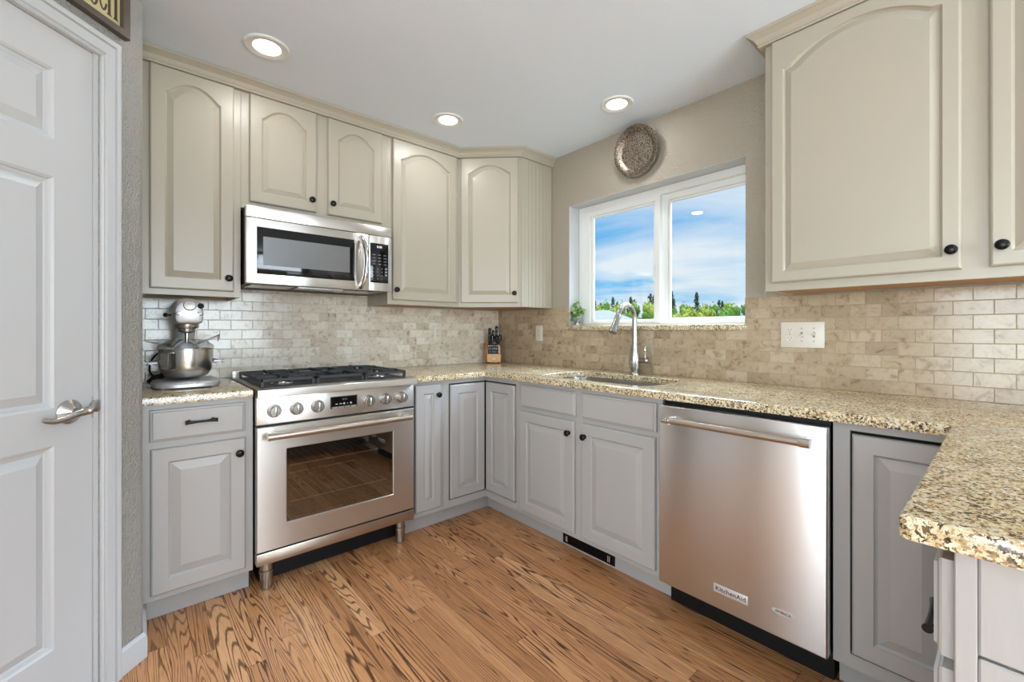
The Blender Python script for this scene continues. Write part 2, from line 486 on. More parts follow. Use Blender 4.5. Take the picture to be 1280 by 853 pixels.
def text_bm(s, size, depth, place, sx=1.0, align='CENTER'):
    """letters as solid geometry; place(u, v, w) puts them in the scene"""
    cu = bpy.data.curves.new('t', 'FONT'); cu.body = s; cu.size = size; cu.extrude = depth / 2; cu.align_x = align; cu.align_y = 'CENTER'
    cu.resolution_u = 3
    o = bpy.data.objects.new('t', cu); COL.objects.link(o)
    dg = bpy.context.evaluated_depsgraph_get(); dg.update()
    me = bpy.data.meshes.new_from_object(o.evaluated_get(dg))
    bm = bmesh.new(); bm.from_mesh(me)
    for v in bm.verts: v.co = place(v.co.x * sx, v.co.y, v.co.z + depth / 2)
    bpy.data.objects.remove(o); bpy.data.curves.remove(cu); bpy.data.meshes.remove(me)
    return bm


# ------------------------------------------------------------------ cabinet joinery
def door(bm, F, u0, u1, v0, v1, w0, t=0.019, fw=0.055, arch=0.0, bevel=0.032, N=18):
    def ring(d, w, a):
        L, R, B = u0 + d, u1 - d, v0 + d
        T = v1 - d
        pts = [F(L, B, w), F(R, B, w)]
        for k in range(N + 1):
            x = 1 - 2 * k / N
            u = (L + R) / 2 + x * (R - L) / 2
            z = T
            if a:
                q = min(1.0, abs(x) / 0.90)
                z = T - arch * (1 - (1 - q * q)) - (0.004 if abs(x) > 0.9 else 0)
            pts.append(F(u, z, w))
        return pts
    a = arch > 0
    loft(bm, [ring(0, w0, 0), ring(0, w0 + t - 0.007, 0), ring(0.003, w0 + t - 0.002, 0), ring(0.007, w0 + t, 0),
              ring(fw, w0 + t, a), ring(fw + 0.003, w0 + t - 0.006, a), ring(fw + 0.008, w0 + t - 0.0105, a),
              ring(fw + 0.009 + bevel, w0 + t - 0.001, a)])


def slab(bm, F, u0, u1, v0, v1, w0, t=0.019):
    r = lambda d, w: [F(u0 + d, v0 + d, w), F(u1 - d, v0 + d, w), F(u1 - d, v1 - d, w), F(u0 + d, v1 - d, w)]
    loft(bm, [r(0, w0), r(0, w0 + t - 0.009), r(0.002, w0 + t - 0.006), r(0.009, w0 + t - 0.004), r(0.011, w0 + t)])


KNOB = [(0.011, 0.0), (0.011, 0.002), (0.0065, 0.004), (0.0055, 0.011), (0.009, 0.014), (0.0155, 0.0165), (0.0165, 0.020), (0.0150, 0.0235), (0.0105, 0.0262), (0.0045, 0.0275), (0.0, 0.0277)]
def knob(F, u, v, w, parent):
    b = NB(); lathe(b, F(u, v, w), F.n, KNOB, 20)
    return obj('knob', b, 'black_knob', parent)


def pull(F, u, v, w, parent, half=0.055):
    b = NB()
    for s in (-1, 1):
        lathe(b, F(u + s * (half - 0.014), v, w), F.n, [(0.0075, 0), (0.0055, 0.004), (0.005, 0.026)], 12)
    x = F.r
    lathe(b, F(u - half, v, w + 0.029), x, [(0.0085, 0), (0.0085, 0.002), (0.0065, 0.014), (0.0050, half * 0.75), (0.0048, half), (0.0050, half * 1.25), (0.0065, 2 * half - 0.014), (0.0085, 2 * half - 0.002), (0.0085, 2 * half)], 14)
    return obj('pull_handle', b, 'black_knob', parent)


BD, TD, CT, CB = 0.614, 0.538, 0.925, 0.893     # base face depth, toe depth, counter top, counter underside
KZ = 0.107                                      # toe kick height
def carcass(bm, F, u0, u1, w=BD, z0=KZ, z1=CB, back=0.004):
    fb(bm, F, u0, u1, z0, z1 - 0.001, w - 0.02, w, 0.0008, 1)             # face frame board
    fb(bm, F, u0, u0 + 0.016, z0, z1 - 0.001, back, w - 0.02)
    fb(bm, F, u1 - 0.016, u1, z0, z1 - 0.001, back, w - 0.02)
    fb(bm, F, u0 + 0.016, u1 - 0.016, z0, z0 + 0.016, back, w - 0.02)


def toe(F, u0, u1, parent, w=TD):
    b = NB(); fb(b, F, u0, u1, 0.001, KZ - 0.0005, w - 0.016, w)
    return obj('toe_kick', b, 'grey', parent)


def add_door(F, u0, u1, v0, v1, w, m, parent, kn=None, arch=0.0, fw=0.055, bevel=0.032):
    b = NB(); door(b, F, u0, u1, v0, v1, w + 0.0005, 0.019, fw, arch, bevel)
    o = obj('door', b, m, parent, 6)
    if kn: knob(F, kn[0], kn[1], w + 0.0195, o)
    return o


# =================================================================== STRUCTURE
CZ = 2.455
XL, YF = -6.4, -6.4
def struct(name, bm, m, label=None, cat=None, sharp=32):
    o = obj(name, bm, m, None, sharp); tag(o, label, cat, None, 'structure'); return o

b = NB(); bx(b, XL, 0.17, YF, 0.12, -0.06, 0.0); struct('floor', b, 'oak', 'brown oak strip floor with dark cathedral grain', 'floor')
b = NB(); bx(b, XL - 0.15, 0.17, YF - 0.15, 0.15, CZ, CZ + 0.12); struct('ceiling', b, 'ceiling', 'flat white ceiling with three recessed lights', 'ceiling')
b = NB(); bx(b, -2.44, 0.17, 0.0005, 0.13, 0, CZ); struct('wall_back', b, 'wall', 'wall behind the range and microwave', 'wall')
HY0, HY1, HZ0, HZ1 = -0.792, -1.976, 1.188, 2.075
b = NB()
bx(b, 0.0005, 0.17, HY0, 0.0, 0, CZ); bx(b, 0.0005, 0.17, YF, HY1, 0, CZ)
bx(b, 0.0005, 0.17, HY1, HY0, 0, HZ0 - 0.001); bx(b, 0.0005, 0.17, HY1, HY0, HZ1, CZ)
struct('wall_right', b, 'wall', 'greige textured wall holding the sink window', 'wall')
# pantry wall: return face along x = -2.319, then the diagonal with the door
def pp(s, w=0.0):
    q = FP(-s, 0, w); return (q.x, q.y)
b = NB()
S0, S1, DH = 0.158, 0.893, 2.092
arc = []
cxr, r = PC.x, 0.018
# rounded outer corner between the return face and the diagonal
p_a = Vector((PC.x, PC.y + r * 0.9)); p_b = Vector(pp(r * 0.9))
for k in range(7):
    q = k / 6; arc.append(tuple((1 - q) ** 2 * p_a + 2 * q * (1 - q) * Vector((PC.x, PC.y)) + q * q * p_b))
prism(b, [(-2.319, 0.0)] + arc + [pp(S0), pp(S0, -0.11), (-2.43, PC.y + 0.05), (-2.43, 0.0)], 0, CZ)
prism(b, [pp(S0), pp(S1), pp(S1, -0.11), pp(S0, -0.11)], DH, CZ)
prism(b, [pp(S1), pp(1.45), pp(1.45, -0.11), pp(S1, -0.11)], 0, CZ)
struct('wall_left', b, 'wall_pale', 'pale textured corner wall around the pantry door', 'wall')
e = pp(1.45)
b = NB(); bx(b, XL, e[0], e[1], e[1] + 0.12, 0, CZ); struct('wall_pantry', b, 'wall_pale')
# unseen far sides of the open room: patio opening, and a window placed for light
b = NB(); bx(b, XL - 0.15, XL, YF, -5.55, 0, CZ); bx(b, XL - 0.15, XL, -2.25, e[1] + 0.12, 0, CZ); bx(b, XL - 0.15, XL, -5.55, -2.25, 2.25, CZ)
struct('wall_far', b, 'wall_pale')
b = NB(); bx(b, XL, -3.0, YF - 0.15, YF, 0, CZ); bx(b, -0.5, 0.0, YF - 0.15, YF, 0, CZ); bx(b, -3.0, -0.5, YF - 0.15, YF, 2.25, CZ); bx(b, -3.0, -0.5, YF - 0.15, YF, 0, 0.45)
struct('wall_front', b, 'wall_pale')
for nm, horiz, a0, a1, z0, z1, nv, nh in (('window_2', False, -5.55, -2.25, 0.0, 2.25, 3, 2), ('window_3', True, -3.0, -0.5, 0.45, 2.25, 3, 1)):  # both unseen; the back window is placed to light the range wall
    root = thing(nm, None, None, (XL, (a0 + a1) / 2, z0) if not horiz else ((a0 + a1) / 2, YF, z0), kind='structure')
    b = NB(); g = NB()
    def seg(p0, p1, q0, q1, bb, tk):
        if horiz: bx(bb, p0, p1, YF - 0.08 - tk, YF - 0.08 + tk, q0, q1)
        else: bx(bb, XL - 0.08 - tk, XL - 0.08 + tk, p0, p1, q0, q1)
    for k in range(nv + 1):
        c = a0 + (a1 - a0) * k / nv; c = min(max(c, a0 + 0.035), a1 - 0.035); seg(c - 0.035, c + 0.035, z0, z1, b, 0.02)
    for k in range(nh + 2):
        c = z0 + (z1 - z0) * k / (nh + 1); c = min(max(c, z0 + 0.03), z1 - 0.03); seg(a0, a1, c - 0.03, c + 0.03, b, 0.018)
    seg(a0, a1, z0, z1, g, 0.002)
    obj('window_frame', b, 'vinyl', root); obj('pane', g, 'pane', root)

# baseboards at the pantry corner
BBP = [(0.0005, 0.001), (0.014, 0.001), (0.014, 0.066), (0.011, 0.074), (0.011, 0.080), (0.007, 0.086), (0.004, 0.092), (0.0005, 0.092)]
b = NB(); sweep(b, [pp(0.0915), (PC.x, PC.y), (PC.x, -0.5405)], BBP)
struct('baseboard_left', b, 'white_trim', 'white baseboard wrapping the corner beside the pantry door', 'baseboard')
# door casing
b = NB()
CPROF = [(0.154, 0.0005), (0.154, 0.009), (0.151, 0.0125), (0.148, 0.0095), (0.144, 0.0090), (0.141, 0.0150), (0.117, 0.0165), (0.1145, 0.0105), (0.1115, 0.0105), (0.109, 0.0180), (0.097, 0.0185), (0.092, 0.014), (0.092, 0.0005)]
loft(b, [[FP(-s, z, w) for s, w in CPROF] for z in (0.0008,)] + [[FP(-s, 2.084 + (0.154 - s) * 1.16, w) for s, w in CPROF]])
loft(b, [[FP(-s, 2.084 + (0.154 - s) * 1.16, w) for s, w in CPROF], [FP(-(0.897 + (0.154 - s)), 2.084 + (0.154 - s) * 1.16, w) for s, w in CPROF]])
loft(b, [[FP(-(0.897 + (0.154 - s)), 2.084 + (0.154 - s) * 1.16, w) for s, w in CPROF], [FP(-(0.897 + (0.154 - s)), 0.0008, w) for s, w in CPROF]])
struct('trim_1', b, 'white_trim', 'white moulded casing around the pantry door', 'door casing', 8)

# six-panel pantry door
root = thing('door_1', 'white six panel pantry door with nickel lever', 'door', tuple(FP(-0.525, 0, 0)), kind='structure')
b = NB()
fb(b, FP, -0.1695, -S0, 0.001, DH - 0.002, -0.10, 0.0); fb(b, FP, -S1, -0.8825, 0.001, DH - 0.002, -0.10, 0.0); fb(b, FP, -0.8825, -0.1695, 2.0825, DH - 0.002, -0.10, 0.0)
obj('door_jamb', b, 'white_trim', root)
b = NB()
du0, du1 = -0.8815, -0.171; WD = -0.006
us = [du0, du0 + 0.110, du0 + 0.305, du1 - 0.305, du1 - 0.110, du1]
vs = [0.008, 0.234, 0.843, 0.953, 1.644, 1.755, 1.967, 2.081]
fb(b, FP, du0, du1, vs[0], vs[-1], WD - 0.036, WD - 0.013)
for i in range(5):
    for j in range(7):
        a0, a1, c0, c1 = us[i], us[i + 1], vs[j], vs[j + 1]
        R = lambda d, w: [FP(a0 + d, c0 + d, w), FP(a1 - d, c0 + d, w), FP(a1 - d, c1 - d, w), FP(a0 + d, c1 - d, w)]
        if i in (1, 3) and j in (1, 3, 5):
            loft(b, [R(0, WD), R(0.007, WD - 0.004), R(0.010, WD - 0.009), R(0.016, WD - 0.0105), R(0.020, WD - 0.0125), R(0.046, WD - 0.001)], False, True)
        else:
            b.faces.new([b.verts.new(q) for q in R(0, WD)])
R = lambda w: [FP(du0, vs[0], w), FP(du1, vs[0], w), FP(du1, vs[-1], w), FP(du0, vs[-1], w)]
loft(b, [R(WD - 0.013), R(WD)], False, False)
obj('door_leaf', b, 'white_trim', root, 6)
b = NB(); zc = 0.936; uc = -0.240
lathe(b, FP(uc, zc, WD), FP.n, [(0.037, 0), (0.037, 0.003), (0.030, 0.008), (0.020, 0.016), (0.0145, 0.022), (0.0125, 0.024)], 32)
cyl(b, FP(uc, zc, WD + 0.018), FP(uc, zc, WD + 0.052), 0.0115, 20)
obj('lever_rose', b, 'nickel', root)
b = NB()
pts = curve([FP(uc + 0.016, zc + 0.004, WD + 0.062), FP(uc + 0.004, zc + 0.002, WD + 0.054), FP(uc - 0.02, zc - 0.002, WD + 0.050), FP(uc - 0.05, zc - 0.010, WD + 0.050), FP(uc - 0.08, zc - 0.013, WD + 0.048), FP(uc - 0.106, zc - 0.005, WD + 0.046)], 6)
n = len(pts); tube(b, pts, [0.013 - 0.006 * (i / n) if i > 2 else 0.009 + 0.0015 * i for i in range(n)], 14, 0.75)
obj('door_handle', b, 'nickel', root)
b = NB(); fb(b, FP, -0.1725, -0.1700, 0.905, 0.972, WD - 0.03, WD + 0.0015, 0.0004, 1)
lathe(b, FP(-0.163, 0.942, -0.002), FP.n, [(0.020, 0), (0.020, 0.004), (0.016, 0.006)], 20)
obj('strike_plate', b, 'nickel', root)

# window in the right wall
root = thing('window_1', 'white sliding window over the sink with sky beyond', 'window', (0.1, -1.384, 1.22), kind='structure')
WZ0, WZ1, WY0, WY1 = 1.2215, 2.0735, HY0 - 0.002, HY1 + 0.002
b = NB()
def wrect(bb, y0, y1, z0, z1, wt, wb, ws0, ws1, x0, x1, bev=0.002):
    bx(bb, x0, x1, y0 - ws0, y0, z0, z1, bev, 1); bx(bb, x0, x1, y1, y1 + ws1, z0, z1, bev, 1)
    bx(bb, x0, x1, y1 + ws1, y0 - ws0, z1 - wt, z1, bev, 1); bx(bb, x0, x1, y1 + ws1, y0 - ws0, z0, z0 + wb, bev, 1)
wrect(b, WY0, WY1, WZ0, WZ1, 0.046, 0.016, 0.042, 0.036, 0.106, 0.168)
obj('window_frame', b, 'vinyl', root)
b = NB(); wrect(b, -0.836, -1.443, 1.236, 2.028, 0.036, 0.016, 0.066, 0.034, 0.098, 0.128); wrect(b, -0.902, -1.409, 1.252, 1.992, 0.014, 0.008, 0.026, 0.012, 0.105, 0.122, 0.003)
sash = obj('sash', b, 'vinyl', root)
b = NB(); bx(b, 0.110, 0.114, -1.400, -0.925, 1.256, 1.982); obj('pane', b, 'pane', sash)
b = NB(); bx(b, 0.088, 0.098, -1.412, -1.402, 1.50, 1.60, 0.003, 2); obj('latch', b, 'vinyl', sash)
b = NB(); wrect(b, -1.430, -1.942, 1.236, 2.028, 0.038, 0.020, 0.046, 0.006, 0.134, 0.164); wrect(b, -1.476, -1.936, 1.256, 1.990, 0.014, 0.010, 0.014, 0.006, 0.141, 0.158, 0.003)
sash = obj('sash', b, 'vinyl', root)
b = NB(); bx(b, 0.147, 0.151, -1.935, -1.485, 1.262, 1.980); obj('pane', b, 'pane', sash)
b = NB()   # white painted lining of the opening
bx(b, -0.001, 0.104, HY0 - 0.0025, HY0 - 0.0005, 1.2215, HZ1 - 0.0005); bx(b, -0.001, 0.104, HY1 + 0.0005, HY0 - 0.0025, HZ1 - 0.0022, HZ1 - 0.0004)
obj('reveal', b, 'white_trim', root)
b = NB(); bx(b, -0.022, 0.104, -1.986, -0.782, 1.189, 1.2205, 0.006, 3)
for v in b.verts:
    if v.co.x > 0.0: v.co.y = min(max(v.co.y, HY1 + 0.001), HY0 - 0.001)
struct('window_sill', b, 'granite', 'speckled granite ledge under the sink window', 'window sill')

# tile backsplash
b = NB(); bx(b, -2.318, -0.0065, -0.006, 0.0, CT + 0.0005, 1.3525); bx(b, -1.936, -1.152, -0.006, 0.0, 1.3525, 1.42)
struct('trim_2', b, 'tile_x_lit', 'marble tile backsplash on the wall behind the range', 'backsplash')
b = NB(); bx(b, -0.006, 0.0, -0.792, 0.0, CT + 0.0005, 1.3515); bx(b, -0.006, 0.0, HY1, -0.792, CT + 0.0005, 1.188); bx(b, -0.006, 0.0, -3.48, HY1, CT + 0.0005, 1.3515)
struct('trim_3', b, 'tile_y_shaded', 'beige marble tile backsplash under and beside the window', 'backsplash')

# =================================================================== BASE CABINETS
# drawer-over-door cabinet left of the range
root = thing('base_cabinet', 'grey base cabinet with one drawer left of the range', 'cabinet', (-2.128, -0.31, 0))
b = NB(); carcass(b, FS, -2.3175, -1.938); obj('cabinet_body', b, 'grey', root)
toe(FS, -2.3045, -1.941, root)
b = NB(); slab(b, FS, -2.296, -1.970, 0.742, 0.869, BD + 0.0005); dr = obj('drawer', b, 'grey', root, 6)
pull(FS, -2.130, 0.811, BD + 0.0195, dr)
add_door(FS, -2.293, -1.968, 0.132, 0.713, BD, 'grey', root, (-1.993, 0.650))
# narrow cabinet right of the range
root = thing('base_cabinet', 'narrow grey base cabinet between the range and the corner', 'cabinet', (-1.03, -0.31, 0))
b = NB(); carcass(b, FS, -1.133, -0.9305); obj('cabinet_body', b, 'grey', root)
toe(FS, -1.150, -0.9305, root)
add_door(FS, -1.131, -0.961, 0.138, 0.870, BD, 'grey', root, (-0.985, 0.808), 0, 0.050, 0.024)
# corner cabinet, two leaves meeting in the inner corner
root = thing('corner_base_cabinet', 'grey corner base cabinet with two leaf door below the knife block', 'cabinet', (-0.45, -0.45, 0))
b = NB()
for F, a, z in ((FS, -0.930, -1), (FW, 0.946, 1)):
    lo, hi = (a, a + 0.033) if z < 0 else (a - 0.033, a)
    fb(b, F, lo, hi, KZ, CB - 0.001, BD - 0.02, BD)                           # stile
    c0, c1 = (hi, -BD + 0.02) if z < 0 else (BD - 0.02, lo)
    fb(b, F, c0, c1, 0.863, CB - 0.001, BD - 0.02, BD); fb(b, F, c0, c1, KZ, 0.152, BD - 0.02, BD)
bx(b, -0.930, -0.926, -0.594, -0.004, KZ, CB - 0.001); bx(b, -0.594, -0.004, -0.946, -0.942, KZ, CB - 0.001)
obj('cabinet_body', b, 'grey', root)
b = NB(); bx(b, -0.925, -0.05, -0.590, -0.05, KZ + 0.005, 0.886); bx(b, -0.590, -0.05, -0.940, -0.590, KZ + 0.005, 0.886); obj('gap_shade_box', b, 'dark_gap', root)  # hidden dark boxes stand in for shade in the door gaps
b = NB(); fb(b, FS, -0.930, -TD + 0.0005, 0.001, KZ - 0.0005, TD - 0.016, TD); fb(b, FW, TD - 0.0005, 0.946, 0.001, KZ - 0.0005, TD - 0.016, TD); obj('toe_kick', b, 'grey', root)
add_door(FS, -0.8905, -0.6312, 0.160, 0.856, BD - 0.003, 'grey', root, None, 0, 0.054, 0.030)
add_door(FW, 0.6318, 0.9085, 0.160, 0.856, BD - 0.003, 'grey', root, None, 0, 0.054, 0.030)
# sink base
root = thing('sink_base_cabinet', 'grey sink base cabinet with two doors and false drawer fronts', 'cabinet', (-0.31, -1.41, 0))
b = NB(); carcass(b, FW, 0.9465, 1.8685); obj('cabinet_body', b, 'grey', root)
b = NB(); fb(b, FW, 0.9465, 1.8685, 0.001, KZ - 0.0005, TD - 0.016, TD); obj('toe_kick', b, 'grey', root)
for a0, a1 in ((0.969, 1.385), (1.430, 1.845)):
    b = NB(); slab(b, FW, a0, a1, 0.741, 0.868, BD + 0.0005); obj('drawer_front', b, 'grey', root, 6)
add_door(FW, 0.960, 1.379, 0.133, 0.716, BD, 'grey', root, (1.346, 0.653))
add_door(FW, 1.427, 1.840, 0.133, 0.716, BD, 'grey', root, (1.452, 0.651))
# corner cabinet right of the dishwasher
root = thing('corner_base_cabinet', 'grey corner base cabinet right of the dishwasher', 'cabinet', (-0.4, -2.7, 0))
b = NB(); PY = -2.807
fb(b, FW, 2.477, 2.5215, KZ, CB - 0.001, BD - 0.02, BD); fb(b, FW, 2.5215, 2.787, 0.866, CB - 0.001, BD - 0.02, BD); fb(b, FW, 2.5215, 2.787, KZ, 0.150, BD - 0.02, BD)
fb(b, FW, 2.477, 2.493, KZ, CB - 0.001, 0.01, BD - 0.02)
FK = Fr((0, PY, 0), (0, 1, 0))      # kitchen face of the peninsula, u = -x
fb(b, FK, 0.595, 0.840, 0.866, CB - 0.001, -0.02, 0); fb(b, FK, 0.595, 0.840, KZ, 0.150, -0.02, 0)
fb(b, FK, 0.840, 0.872, KZ, CB - 0.001, -0.02, 0)
obj('cabinet_body', b, 'grey', root)
b = NB(); bx(b, -0.592, -0.02, -3.3, -2.495, KZ + 0.005, 0.886); bx(b, -0.870, -0.592, -3.3, PY - 0.022, KZ + 0.005, 0.886); obj('gap_shade_box', b, 'dark_gap', root)  # hidden dark filler, puts the shade behind these corner doors
b = NB(); fb(b, FW, 2.478, 2.883, 0.001, KZ - 0.0005, TD - 0.016, TD); fb(b, FK, TD + 0.001, 0.872, 0.001, KZ - 0.0005, -0.092, -0.076); obj('toe_kick', b, 'grey', root)
add_door(FW, 2.5285, 2.784, 0.158, 0.857, BD - 0.003, 'grey', root, None, 0, 0.054, 0.030)
add_door(FK, 0.6345, 0.832, 0.158, 0.857, -0.003, 'grey', root, None, 0, 0.054, 0.030)
# peninsula drawer bank
root = thing('peninsula_cabinet', 'grey drawer cabinet forming the end of the peninsula', 'cabinet', (-1.19, -3.1, 0))
b = NB(); bx(b, -1.499, -0.873, -3.40, PY, KZ, CB - 0.001, 0.0008, 1); obj('cabinet_body', b, 'grey', root)
FE = Fr((-1.499, 0, 0), (-1, 0, 0))  # end of the peninsula, u = -y
b = NB()
fb(b, FE, 2.8075, 2.829, 0.001, CB - 0.002, 0, 0.012, 0.0015, 1)
fb(b, FE, 2.8295, 3.40, 0.758, CB - 0.002, 0, 0.0115, 0.0025, 1); fb(b, FE, 2.8295, 3.40, 0.001, 0.7545, 0, 0.0115, 0.0025, 1)
obj('end_panel', b, 'grey', root)
b = NB(); bx(b, -1.490, -0.873, -3.39, PY - 0.076, 0.001, KZ - 0.0005); obj('toe_kick', b, 'grey', root)
for z0, z1 in ((0.732, 0.868), (0.545, 0.716), (0.340, 0.530), (0.133, 0.325)):
    b = NB(); slab(b, FK, 0.880, 1.495, z0, z1, 0.0005, 0.021); dr = obj('drawer', b, 'grey', root, 6)
    pull(FK, 1.17, (z0 + z1) / 2, 0.0215, dr, 0.062)

# floor register in the toe kick
root = thing('vent_grille', 'black metal vent grille in the toe kick under the sink', 'vent', (-TD, -1.397, 0.0375))
b = NB(); g0, g1 = 1.226, 1.568
fb(b, FW, g0, g1, 0.012, 0.020, TD + 0.0005, TD + 0.006); fb(b, FW, g0, g1, 0.056, 0.064, TD + 0.0005, TD + 0.006)
fb(b, FW, g0, g0 + 0.012, 0.020, 0.056, TD + 0.0005, TD + 0.006); fb(b, FW, g1 - 0.012, g1, 0.020, 0.056, TD + 0.0005, TD + 0.006)
fb(b, FW, g0 + 0.01, g1 - 0.01, 0.018, 0.058, TD + 0.0005, TD + 0.0015)
obj('grille_frame', b, 'black', root)
b = NB()
for k in range(26): 
    c = g0 + 0.020 + k * (g1 - g0 - 0.04) / 25; fb(b, FW, c - 0.0022, c + 0.0022, 0.021, 0.055, TD + 0.0015, TD + 0.005)
obj('louvre', b, 'black_knob', root)
b = NB()
for c in (g0 + 0.022, g0 + 0.030, g1 - 0.040, g1 - 0.030): b = NB(); fb(b, FW, c - 0.0018, c + 0.0018, 0.022, 0.052, TD + 0.0052, TD + 0.0075); obj('lever', b, 'rack', root)

# =================================================================== COUNTERTOPS
def rounded(poly, idx, r, n=6):
    out = []
    for i, p in enumerate(poly):
        if i in idx:
            a = Vector(poly[i - 1]); c = Vector(poly[(i + 1) % len(poly)]); p = Vector(p)
            A = p + (a - p).normalized() * idx[i]; C = p + (c - p).normalized() * idx[i]
            for k in range(n + 1):
                q = k / n; out.append(tuple((1 - q) ** 2 * A + 2 * q * (1 - q) * p + q * q * C))
        else: out.append(tuple(p))
    return out


def counter(name, poly, hole=None):
    bm = NB()
    def edge_loop(pl, z): return [bm.verts.new((x, y, z)) for x, y in pl]
    lo = edge_loop(poly, CB); hi = edge_loop(poly, CT)
    n = len(poly)
    for i in range(n): bm.faces.new((lo[i], lo[(i + 1) % n], hi[(i + 1) % n], hi[i]))
    if hole:
        hl = edge_loop(hole, CB); hh = edge_loop(hole, CT); k = len(hole)
        for i in range(k): bm.faces.new((hl[(i + 1) % k], hl[i], hh[i], hh[(i + 1) % k]))
        for A, H in ((lo, hl), (hi, hh)):
            es = []
            for L in (A, H):
                for i in range(len(L)):
                    e = bm.edges.get((L[i], L[(i + 1) % len(L)]))
                    es.append(e)
            bmesh.ops.triangle_fill(bm, use_beauty=True, use_dissolve=False, edges=es)
    else:
        bm.faces.new(lo[::-1]); bm.faces.new(hi)
    bmesh.ops.recalc_face_normals(bm, faces=bm.faces)
    es = [e for e in bm.edges if len(e.link_faces) == 2 and abs(e.verts[0].co.z - e.verts[1].co.z) < 1e-5 and abs(e.link_faces[0].normal.z - e.link_faces[1].normal.z) > 0.5 and e.verts[0].co.z > CT - 1e-4
          and not (all(v.co.x > -0.01 for v in e.verts) or all(v.co.y > -0.01 for v in e.verts))]
    bmesh.ops.bevel(bm, geom=es, offset=0.008, segments=3, affect='EDGES', profile=0.5)
    return bm
P = [(-1.141, -0.001), (-0.001, -0.001), (-0.001, -3.46), (-1.530, -3.46), (-1.530, -2.752), (-0.650, -2.752), (-0.650, -0.650), (-1.141, -0.650)]
P = rounded(P, {4: 0.016, 5: 0.014, 6: 0.014}, 0)
H = rounded([(-0.545, -1.020), (-0.155, -1.020), (-0.155, -1.745), (-0.545, -1.745)], {0: 0.09, 1: 0.09, 2: 0.09, 3: 0.09}, 0, 6)
o = obj('countertop', counter('c', P, H), 'granite', None, 30); tag(o, 'speckled granite countertop around the sink and over the peninsula', 'countertop')
o = obj('countertop', counter('c', [(-2.318, -0.001), (-1.9435, -0.001), (-1.9435, -0.650), (-2.318, -0.650)]), 'granite', None, 30); tag(o, 'short granite countertop under the stand mixer', 'countertop')

# sink and faucet
root = thing('kitchen_sink', 'stainless undermount sink set into the granite below the window', 'sink', (-0.35, -1.383, 0.70))
b = NB()
def srect(d, z): 
    return [(x, y, z) for x, y in rounded([(-0.555 + d, -1.010 - d), (-0.145 - d, -1.010 - d), (-0.145 - d, -1.755 + d), (-0.555 + d, -1.755 + d)], {0: 0.095, 1: 0.095, 2: 0.095, 3: 0.095}, 0, 6)]
loft(b, [[Vector(p) for p in srect(*q)] for q in ((-0.012, 0.8925), (0.006, 0.8925), (0.010, 0.885), (0.014, 0.73), (0.03, 0.712), (0.14, 0.706))], False, True)
obj('basin', b, 'nickel', root)
b = NB(); lathe(b, (-0.35, -1.383, 0.7065), (0, 0, 1), [(0.045, 0), (0.045, 0.003), (0.032, 0.003), (0.028, 0.001)], 24); obj('drain', b, 'chrome', root)
root = thing('faucet', 'brushed nickel gooseneck faucet behind the sink', 'faucet', (-0.085, -1.385, CT))
fx, fy = -0.085, -1.385
b = NB(); lathe(b, (fx, fy, CT + 0.0005), (0, 0, 1), [(0.029, 0), (0.029, 0.006), (0.026, 0.010), (0.0285, 0.03), (0.034, 0.07), (0.034, 0.095), (0.0265, 0.14), (0.0175, 0.185), (0.0165, 0.215), (0.019, 0.217), (0.019, 0.223), (0.0145, 0.225)], 28); obj('faucet_body', b, 'nickel', root)
b = NB()
pts = [(fx, fy, CT + 0.22 + 0.03 * k) for k in range(4)]
R = 0.086; zc = CT + 0.315
pts += [(fx - R + R * math.cos(a), fy, zc + R * 1.12 * math.sin(a)) for a in [math.radians(10 * k) for k in range(1, 17)]]
tube(b, pts, 0.0148, 14); obj('spout', b, 'nickel', root)
b = NB(); a = Vector(pts[-1]); dd = (a - Vector(pts[-2])).normalized(); dd = (dd + Vector((-0.12, 0, 0))).normalized()
lathe(b, a - dd * 0.004, dd, [(0.0158, 0), (0.0172, 0.004), (0.018, 0.05), (0.0205, 0.095), (0.0235, 0.110), (0.0235, 0.116), (0.017, 0.117)], 20); sp = obj('spray_head', b, 'nickel', root)
b = NB()
for h in (0.052, 0.072):
    q = a + dd * h; sd = Vector((-0.96, -0.25, -0.1)); lathe(b, q + sd * 0.016, sd, [(0.006, 0), (0.006, 0.004), (0.004, 0.005)], 12)
obj('spray_button', b, 'black_iron', sp)
b = NB(); hz = CT + 0.082
lathe(b, (fx, fy - 0.022, hz), (0, -1, 0.08), [(0.016, 0), (0.014, 0.02), (0.0155, 0.035), (0.020, 0.05), (0.019, 0.062), (0.010, 0.068)], 18)
tube(b, curve([(fx, fy - 0.072, hz + 0.008), (fx - 0.002, fy - 0.074, hz + 0.035), (fx - 0.002, fy - 0.073, hz + 0.06), (fx - 0.002, fy - 0.071, hz + 0.083)], 5), [0.010, 0.009, 0.008, 0.0075, 0.007, 0.007, 0.0075, 0.008, 0.009, 0.010, 0.0115, 0.0125, 0.0125, 0.012, 0.011, 0.008], 12, 0.75)
obj('handle', b, 'nickel', root)

